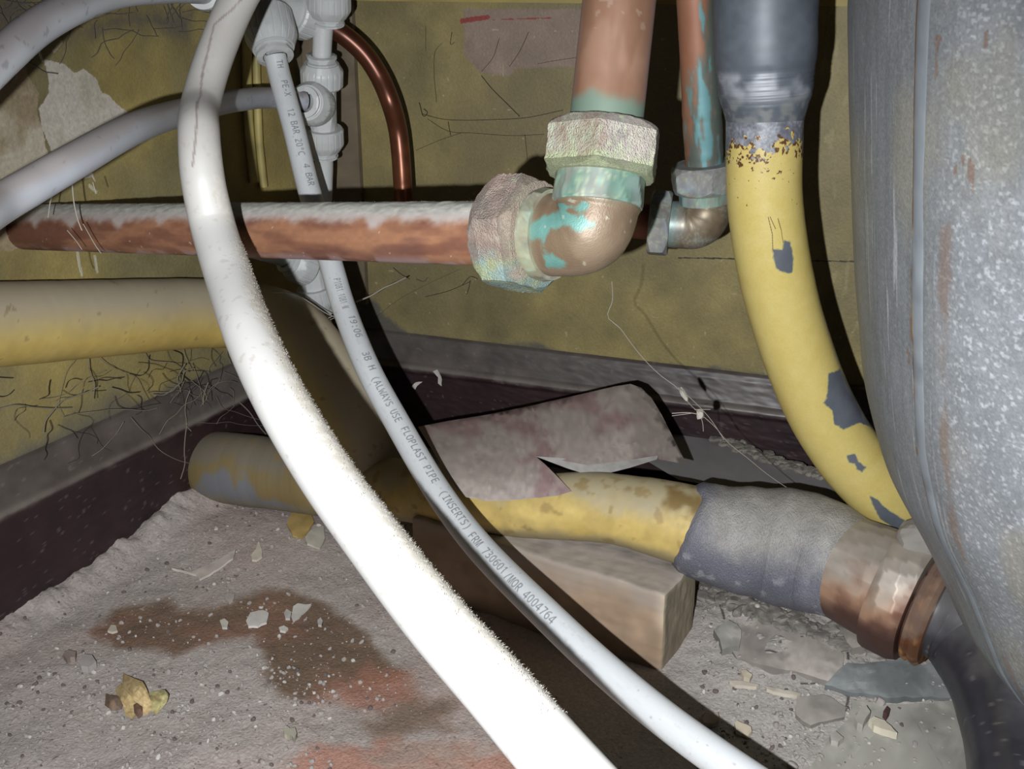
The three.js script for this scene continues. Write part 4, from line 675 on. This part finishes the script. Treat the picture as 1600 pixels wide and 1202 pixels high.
slabOf('stone_slab', 'small flat stone with a rounded corner between the splinters and the lower right slab', 'stone', [[1246, 1090], [1290, 1085], [1322, 1104], [1319, 1121], [1266, 1134], [1242, 1116]], 0.0022, 0.008, [186, 178, 168], 11);
slabOf('stone_slab', 'pale lump of stone just left of the brass sleeve', 'stone', [[1322, 975], [1370, 984], [1374, 1006], [1332, 1012], [1318, 992]], 0.006, 0.018, [188, 178, 166], 13);
slabOf('stone_slab', 'pale crusty stone at the right of the timber block', 'stone', [[1116, 984], [1140, 968], [1160, 984], [1157, 1010], [1130, 1014]], 0.005, 0.014, [184, 180, 170], 15);

// loose flakes and stones on the floor: [name, label, category, outline px | [px,py,rx,ry,turn], height, colour]
const flake = (name, label, cat, poly, col, seed, h = 0.0022, curl = 0.002, amp = 1.5) => {
  const cx = poly.reduce((s, p) => s + p[0], 0) / poly.length, cy = poly.reduce((s, p) => s + p[1], 0) / poly.length;
  const g = sheet(rag(poly, amp, 7, seed), (px, py, z) => { const p = onFloor(px, py, h + curl * Math.abs(px - cx) / 40); p.y -= z * h * 0.8; return p; }, 5, 5);
  paint(g, (p) => mul(col, 0.88 + 0.24 * fb3(p, 150, 3, seed))); return single(name, label, cat, g, vc(0.8));
};
flake('paint_flake', 'long pale boomerang-shaped flake of paint on the dust, left of the pipes', 'paint flake', [[268, 888], [300, 893], [318, 886], [345, 872], [368, 858], [364, 872], [340, 890], [312, 905], [305, 897]], [216, 204, 194], 1);
flake('paint_flake', 'small teardrop cream flake right of the boomerang-shaped one', 'paint flake', [[392, 868], [399, 858], [404, 846], [410, 862], [409, 870], [400, 876], [393, 875]], [222, 212, 192], 2);
flake('paint_flake', 'ochre rounded flake under the low pipe, at the edge of the bright white pipe', 'paint flake', [[448, 820], [455, 802], [472, 794], [486, 800], [491, 815], [482, 828], [470, 842], [458, 836]], [200, 170, 104], 3);
flake('paint_flake', 'ragged cream flake touching the bright white pipe below the ochre one', 'paint flake', [[476, 840], [490, 824], [505, 822], [508, 840], [500, 856], [480, 850]], [206, 200, 184], 4);
flake('paint_flake', 'largest rounded white flake on the damp brown patch', 'paint flake', [[384, 970], [392, 957], [410, 953], [420, 958], [416, 972], [402, 979], [388, 978]], [222, 216, 208], 5);
flake('paint_flake', 'white pointed flake on the damp patch, right of the rounded one', 'paint flake', [[455, 965], [458, 948], [466, 942], [476, 945], [487, 944], [476, 955], [466, 964], [457, 970]], [218, 212, 204], 6);
flake('paint_flake', 'small white round flake left of the largest one on the damp patch', 'paint flake', [[344, 970], [350, 966], [357, 972], [355, 981], [347, 980]], [214, 210, 196], 7);
flake('paint_flake', 'little white flake between the rounded and the pointed ones', 'paint flake', [[444, 958], [448, 951], [455, 956], [453, 967], [446, 967]], [212, 206, 196], 8);
flake('paint_flake', 'small bright oval chip right below the largest flake', 'paint flake', [[436, 980], [444, 977], [450, 981], [446, 986], [438, 985]], [232, 228, 216], 9);
flake('paint_flake', 'lone pale chip at the left end of the damp patch', 'paint flake', [[168, 985], [173, 976], [181, 977], [184, 986], [176, 987]], [206, 196, 178], 10);
flake('paint_flake', 'small white lump above the damp patch, below the boomerang-shaped flake', 'paint flake', [[351, 934], [356, 926], [366, 928], [366, 936], [358, 942]], [196, 186, 178], 11);
flake('paint_flake', 'white chip near the bright pipe at the right end of the damp patch', 'paint flake', [[496, 970], [501, 964], [505, 971], [502, 977], [497, 976]], [210, 204, 198], 12);
flake('wood_splinter', 'longer left piece of the two pale splinters on the right floor', 'wood splinter', [[1140, 1064], [1160, 1064], [1186, 1070], [1182, 1073], [1150, 1071]], [210, 200, 182], 13, 0.003);
flake('wood_splinter', 'thinner right piece of the two pale splinters on the right floor', 'wood splinter', [[1196, 1072], [1225, 1078], [1252, 1083], [1246, 1087], [1215, 1082], [1198, 1077]], [208, 198, 180], 14, 0.003);
flake('stone_chip', 'pale oblong chip close to the slim white pipe, lower right floor', 'stone chip', [[1148, 1130], [1152, 1126], [1174, 1136], [1175, 1143], [1170, 1148], [1150, 1140]], [216, 202, 178], 15, 0.004);
flake('stone_chip', 'rounded grey chip touching the slim white pipe at the right', 'stone chip', [[1096, 1122], [1104, 1114], [1122, 1114], [1124, 1124], [1116, 1130], [1100, 1130]], [176, 162, 146], 16, 0.004);
flake('stone_chip', 'small cream chip above the splinters, right of the timber block', 'stone chip', [[1157, 1048], [1166, 1047], [1176, 1054], [1172, 1061], [1162, 1058]], [208, 194, 170], 17, 0.004);
flake('paint_flake', 'pale pointed flake on the lower right slab', 'paint flake', [[1358, 1124], [1366, 1120], [1382, 1126], [1392, 1134], [1402, 1146], [1384, 1140], [1366, 1134]], [222, 212, 190], 18, 0.006);
flake('stone_chip', 'grey lump left of the pale flake on the lower right slab', 'stone chip', [[1336, 1122], [1343, 1110], [1354, 1102], [1360, 1112], [1352, 1124], [1348, 1133], [1340, 1130]], [184, 180, 168], 19, 0.007);
flake('stone_chip', 'white-edged chip in the grit below the small flat stone', 'stone chip', [[1296, 1148], [1306, 1143], [1318, 1152], [1310, 1160], [1298, 1157]], [178, 172, 164], 20, 0.005);
flake('seed_husk', 'dark brown oval husk at the end of the cracked stone', 'husk', [[1318, 1050], [1326, 1044], [1328, 1048], [1322, 1054]], [92, 62, 58], 21, 0.003);
flake('seed_husk', 'dark maroon husk at the top edge of the lower right slab', 'husk', [[1380, 1112], [1386, 1104], [1391, 1108], [1386, 1116]], [88, 58, 56], 22, 0.006);
flake('stone_chip', 'lighter of two round chips in the grit below the damp patch', 'stone chip', [[443, 1140], [450, 1136], [457, 1142], [453, 1149], [444, 1148]], [194, 188, 166], 23, 0.004);
flake('stone_chip', 'taller of two round chips in the grit below the damp patch, on the right', 'stone chip', [[452, 1146], [454, 1138], [461, 1138], [464, 1146], [459, 1154]], [188, 184, 166], 24, 0.004);
flake('stone_chip', 'grey wedge-shaped stone up-left of the crumpled leaf', 'stone chip', [[122, 1034], [131, 1022], [144, 1024], [150, 1034], [140, 1042], [126, 1040]], [176, 168, 164], 25, 0.006);
flake('stone_chip', 'brownish stone next to the wedge-shaped one, to its left', 'stone chip', [[98, 1022], [106, 1016], [118, 1018], [116, 1026], [104, 1030]], [160, 142, 134], 26, 0.005);

for (const [lab, poly, k] of [['curled white flake stuck on the back skirting, right of the slim printed pipe', [[676, 580], [683, 578], [690, 588], [690, 604], [684, 600], [684, 590]], 31], ['small white flake on the back skirting, left of the curled one', [[643, 604], [650, 597], [660, 596], [652, 603], [648, 609]], 33]]) {
  const g = sheet(rag(poly, 1.5, 5, k), (px, py, z) => atB(px, py, 0.0152 + 0.002 * (1 - z)), 4, 5); paint(g, p => mul([206, 200, 192], 0.85 + 0.3 * fb3(p, 200, 2, k))); single('paint_flake', lab, 'paint flake', g, vc(0.8)); }
{ // crumpled dry leaf
  const T = thing('dry_leaf', 'crumpled yellowish dry leaf lying on the dust at the lower left', 'leaf', onFloor(215, 1095));
  const blade = (poly, hs, seed, col) => { const g = sheet(rag(poly, 2, 8, seed), (px, py, z) => { let h = 0; for (const [x, y, a, r] of hs) h += a * Math.exp(-((px - x) ** 2 + (py - y) ** 2) / (r * r)); const p = onFloor(px, py, 0.001 + h + 0.002 * fb2(px / 9, py / 9, 3, seed)); p.y -= z * 0.0008; return p; }, 4, 7); paint(g, (p, u, v) => mul(mix(col, [150, 120, 84], 0.5 * ss(0.5, 0.7, fb2(u * 22, v * 22, 3, seed))), 0.85 + 0.3 * fb2(u * 50, v * 50, 2, seed))); part(T, 'fold', g, vc(0.8)); };
  blade([[192, 1052], [205, 1058], [222, 1066], [230, 1078], [234, 1092], [238, 1106], [232, 1115], [224, 1116], [222, 1105], [212, 1096], [200, 1086], [192, 1072]], [[215, 1075, 0.012, 20]], 2, [220, 194, 142]);
  blade([[232, 1084], [246, 1080], [258, 1078], [264, 1086], [260, 1096], [250, 1108], [244, 1116], [236, 1110]], [[255, 1085, 0.010, 16]], 3, [206, 196, 140]);
  blade([[180, 1076], [190, 1068], [198, 1082], [212, 1094], [214, 1110], [208, 1124], [196, 1118], [192, 1100], [184, 1090]], [[200, 1085, 0.008, 14]], 5, [204, 180, 128]);
  blade([[166, 1085], [184, 1088], [192, 1098], [190, 1108], [176, 1110], [164, 1100]], [[178, 1095, 0.006, 12]], 7, [124, 104, 92]);
  blade([[208, 1094], [222, 1104], [224, 1116], [216, 1122], [210, 1112]], [[216, 1108, 0.004, 10]], 9, [116, 88, 76]);
}
// ───────────────────────── grit, rubble, cobwebs ─────────────────────────
{
  const r = rng(991), geos = [rock(2, 1, 0.7, 1, 1), rock(5, 1.2, 0.6, 0.8, 1), rock(9, 0.8, 0.8, 1.1, 1)], N = 1200;
  geos.forEach((g0, k) => {
    const im = new THREE.InstancedMesh(g0, std({ color: 0xffffff, roughness: 0.95 }), N), m = new THREE.Matrix4(), q = new THREE.Quaternion(), c = new THREE.Color();
    for (let i = 0; i < N; i++) {
      let px, py; const w = r();
      if (w < 0.45) { px = 1090 + 440 * r(); py = 905 + 300 * r(); } else if (w < 0.7) { px = -40 + 560 * r(); py = 1040 + 180 * r() ** 1.0; } else { px = -40 + 700 * r(); py = 790 + 330 * r(); }
      const s = 0.0004 + 0.0014 * r() ** 3.2 + (w < 0.45 && r() < 0.02 ? 0.0014 : 0), p = atH(px, py, 0); if (p.x < XL + 0.02) p.x = XL + 0.02 + r() * 0.1; p.y = fh(p.x, p.z) + s * 0.3;
      q.setFromEuler(new THREE.Euler(r() * 6, r() * 6, r() * 6)); m.compose(p, q, V(s, s, s)); im.setMatrixAt(i, m);
      const t = r(), col = t < 0.10 ? [206, 200, 192] : t < 0.26 ? [112, 100, 96] : [174, 166, 160]; im.setColorAt(i, c.setRGB(lin1(col[0]), lin1(col[1]), lin1(col[2])));
    }
    sh(im); im.name = numbered('floor_grit'); im.userData = { label: ['pale and dark grit scattered over the dusty floor', 'flat crumbs of mortar scattered over the dusty floor', 'chunky crumbs of rubble scattered over the dusty floor'][k], category: 'grit', kind: 'stuff' }; scene.add(im);
  });
}
{ // ridge of dusty rubble on the back of the grey board and dirt along the left skirting
  const mk = (name, label, pts, n, s0, map, col, seed) => { const r = rng(seed), gs = []; for (let i = 0; i < n; i++) { const t = r() * (pts.length - 1), k = Math.min(pts.length - 2, Math.floor(t)), f = t - k, px = pts[k][0] + (pts[k + 1][0] - pts[k][0]) * f + (r() - 0.5) * pts[k][2], py = pts[k][1] + (pts[k + 1][1] - pts[k][1]) * f + (r() - 0.5) * pts[k][2] * 0.5; const s = s0 * (0.3 + r() ** 2), g = rock(i % 7 + seed, s * (0.7 + r()), s * 0.7, s * (0.7 + r()), 1, 0.5); g.rotateY(r() * 6); const p = map(px, py); g.translate(p.x, p.y, p.z); gs.push(g); } const g = mergeGeometries(gs); paint(g, p => mul(mix(col, mul(col, 0.6), fb3(p, 200, 2, seed)), 0.75 + 0.5 * fb3(p, 500, 2, seed))); const o = single(name, label, 'rubble', g, vc(1)); o.userData.kind = 'stuff'; };
  mk('rubble_ridge', 'ridge of crumbly dust and grit along the back skirting above the grey board', [[1045, 650, 26], [1100, 672, 22], [1160, 700, 18], [1230, 725, 14], [1290, 745, 10]], 420, 0.0028, (x, y) => atH(x, y, 0.052), [176, 168, 156], 4);
  mk('rubble_ridge', 'crumbly mortar under the lead joint on the right floor', [[1100, 920, 40], [1160, 945, 40], [1240, 975, 40], [1320, 1000, 40], [1390, 1015, 30]], 380, 0.0036, (x, y) => onFloor(x, y, 0.001), [176, 168, 158], 6);
}
const webDark = std({ color: 0x2a2420, roughness: 1 }), webPale = std({ color: 0xb9b2a6, roughness: 1 });
function web(label, lines, map, r0, m, extra) {
  const gs = lines.map(([pts, k = 1]) => lineTube(pts.map(p => map(...p)), r0 * k)); if (extra) gs.push(...extra.map(g => { g.deleteAttribute('uv'); return g; })); gs.forEach(g => { g.deleteAttribute('uv'); }); const q = mergeGeometries(gs.map(g => g.index ? g.toNonIndexed() : g));
  return single('cobweb', label, 'cobweb', q, m);
}
function tangle(seed, x0, y0, x1, y1, n, step = 16, turn = 0.9) { const r = rng(seed), o = []; for (let i = 0; i < n; i++) { let x = x0 + (x1 - x0) * r(), y = y0 + (y1 - y0) * r(), a = r() * 6.28; const p = [[x, y]]; const k = 3 + Math.floor(r() * 5); for (let j = 0; j < k; j++) { a += (r() - 0.5) * turn * 2; x += Math.cos(a) * step * (0.5 + r()); y += Math.sin(a) * step * (0.5 + r()) * 0.8; p.push([x, y]); } o.push([p, 0.5 + r() * r() * 1.4]); } return o; }
const noiseOff = (s) => (x, y) => 0.003 + 0.009 * fb2(x / 30, y / 30, 2, s);
web('sooty black cobweb tangle on the left wall under the thick yellow pipe', tangle(3, 20, 590, 170, 690, 16, 13), (x, y) => atL(x, y, 0.004 + noiseOff(3)(x, y)), 0.00022, webDark);
web('dusty dark cobweb mat under the thick yellow pipe, beside the bright white pipe', tangle(5, 170, 570, 350, 630, 30, 15), (x, y) => atL(x, y, 0.004 + noiseOff(5)(x, y)), 0.00022, webDark);
web('grey cobweb threads draped along the left skirting top', tangle(7, 60, 620, 390, 680, 16, 22, 0.4).concat(tangle(8, 280, 560, 390, 640, 18, 14, 0.6)), (x, y) => atL(x, y, 0.012 + noiseOff(7)(x, y)), 0.00034, std({ color: 0x8a8272, roughness: 1 }));
web('thin black cobweb lines on the back wall between bent copper pipe and big elbow', [[[[660, 178], [690, 186], [720, 188], [770, 187], [822, 184], [880, 172]], 1], [[[752, 118], [768, 138], [790, 160], [812, 182]], 1.2], [[[780, 60], [770, 90], [752, 112]], 0.7], [[[826, 50], [812, 80], [796, 104]], 0.8], [[[668, 186], [700, 205], [740, 208], [800, 212], [850, 210]], 0.7], [[[650, 235], [690, 218], [720, 208]], 0.8], [[[655, 160], [662, 182], [668, 176], [662, 170]], 1.4], [[[706, 50], [704, 70], [710, 66]], 0.9], [[[690, 68], [680, 80], [678, 110], [682, 160]], 0.6], [[[700, 190], [704, 212]], 1], [[[820, 210], [824, 250]], 0.6], [[[665, 80], [665, 40]], 0.5], [[[840, 100], [860, 96], [900, 90]], 0.6]], (x, y) => atB(x, y, 0.004), 0.00022, webDark);
web('dark cobweb wisps on the back wall under the level copper pipe', [[[[735, 440], [722, 446], [700, 455], [664, 464]], 1.1], [[[735, 438], [732, 452], [729, 460]], 1], [[[722, 446], [736, 432], [746, 436]], 1.2], [[[614, 418], [626, 428], [640, 436]], 1], [[[578, 504], [620, 470], [660, 448], [720, 420]], 0.5], [[[650, 436], [662, 440], [668, 434]], 0.7]], (x, y) => atB(x, y, 0.005), 0.00022, webDark);
web('pale twisted cobweb strand right of the printed pipe, under the level copper pipe', [[[[556, 472], [580, 462], [600, 450], [618, 442], [634, 434]], 1.4]], (x, y) => at(x, y, 0.80 + 0.0005 * (x - 420)), 0.00045, webPale);
web('pale cobweb knot left of the printed pipe, under the level copper pipe', [[[[425, 457], [458, 458], [480, 470], [510, 490], [525, 496]], 0.8], [[[460, 524], [490, 508], [520, 494]], 0.8], [[[466, 528], [500, 508], [528, 494]], 0.6]], (x, y) => at(x, y, 0.80 + 0.0005 * (x - 420)), 0.00045, webPale);
{ const mp = (x, y) => { const t = (y - 430) / 350; return at(x, y, 0.50 + 0.225 * clamp(t) ** 0.8); };
  const kn = rock(4, 0.0022, 0.0028, 0.0022, 1, 0.6); { const p = mp(1094, 648); kn.translate(p.x, p.y, p.z); } const kn2 = rock(6, 0.0014, 0.0042, 0.0014, 1, 0.6); kn2.rotateZ(0.6); { const p = mp(1068, 616); kn2.translate(p.x, p.y, p.z); }
  web('long pale cobweb strand with white clumps, from the big elbow to the lead joint', [[[[956, 440], [957, 470], [950, 496], [968, 512], [985, 535], [1005, 560], [1030, 585], [1060, 608], [1078, 632], [1098, 650], [1118, 668], [1138, 692], [1168, 716], [1200, 742], [1236, 766], [1268, 782]], 0.8], [[[1060, 606], [1085, 628], [1110, 655], [1130, 685]], 0.8], [[[1050, 646], [1075, 645], [1094, 648]], 0.9], [[[1094, 648], [1098, 662], [1099, 674]], 0.9], [[[1050, 650], [1080, 646]], 0.7], [[[1085, 640], [1110, 640]], 0.6]], mp, 0.00026, webPale, [kn, kn2]); }
web('pale cobweb threads hanging over the left end of the level copper pipe', [[[[112, 280], [116, 320], [122, 345], [128, 360]], 1], [[[145, 285], [150, 302]], 0.7], [[[75, 340], [80, 310], [90, 290]], 0.8], [[[105, 360], [120, 378], [128, 390]], 0.6], [[[130, 350], [150, 385], [158, 396]], 0.6], [[[120, 398], [124, 420], [128, 430]], 0.6]], (x, y) => at(x, y, 0.63), 0.0004, webPale);
web('dusty grey cobweb clot on the wall in the top left corner', tangle(21, -10, 0, 60, 100, 22, 12, 0.6).concat(tangle(22, 110, 15, 300, 50, 26, 14, 0.5)), (x, y) => atL(x, y, 0.003 + 0.3 * noiseOff(9)(x, y)), 0.0003, std({ color: 0x6c6664, roughness: 1 }));

renderer.render(scene, camera);
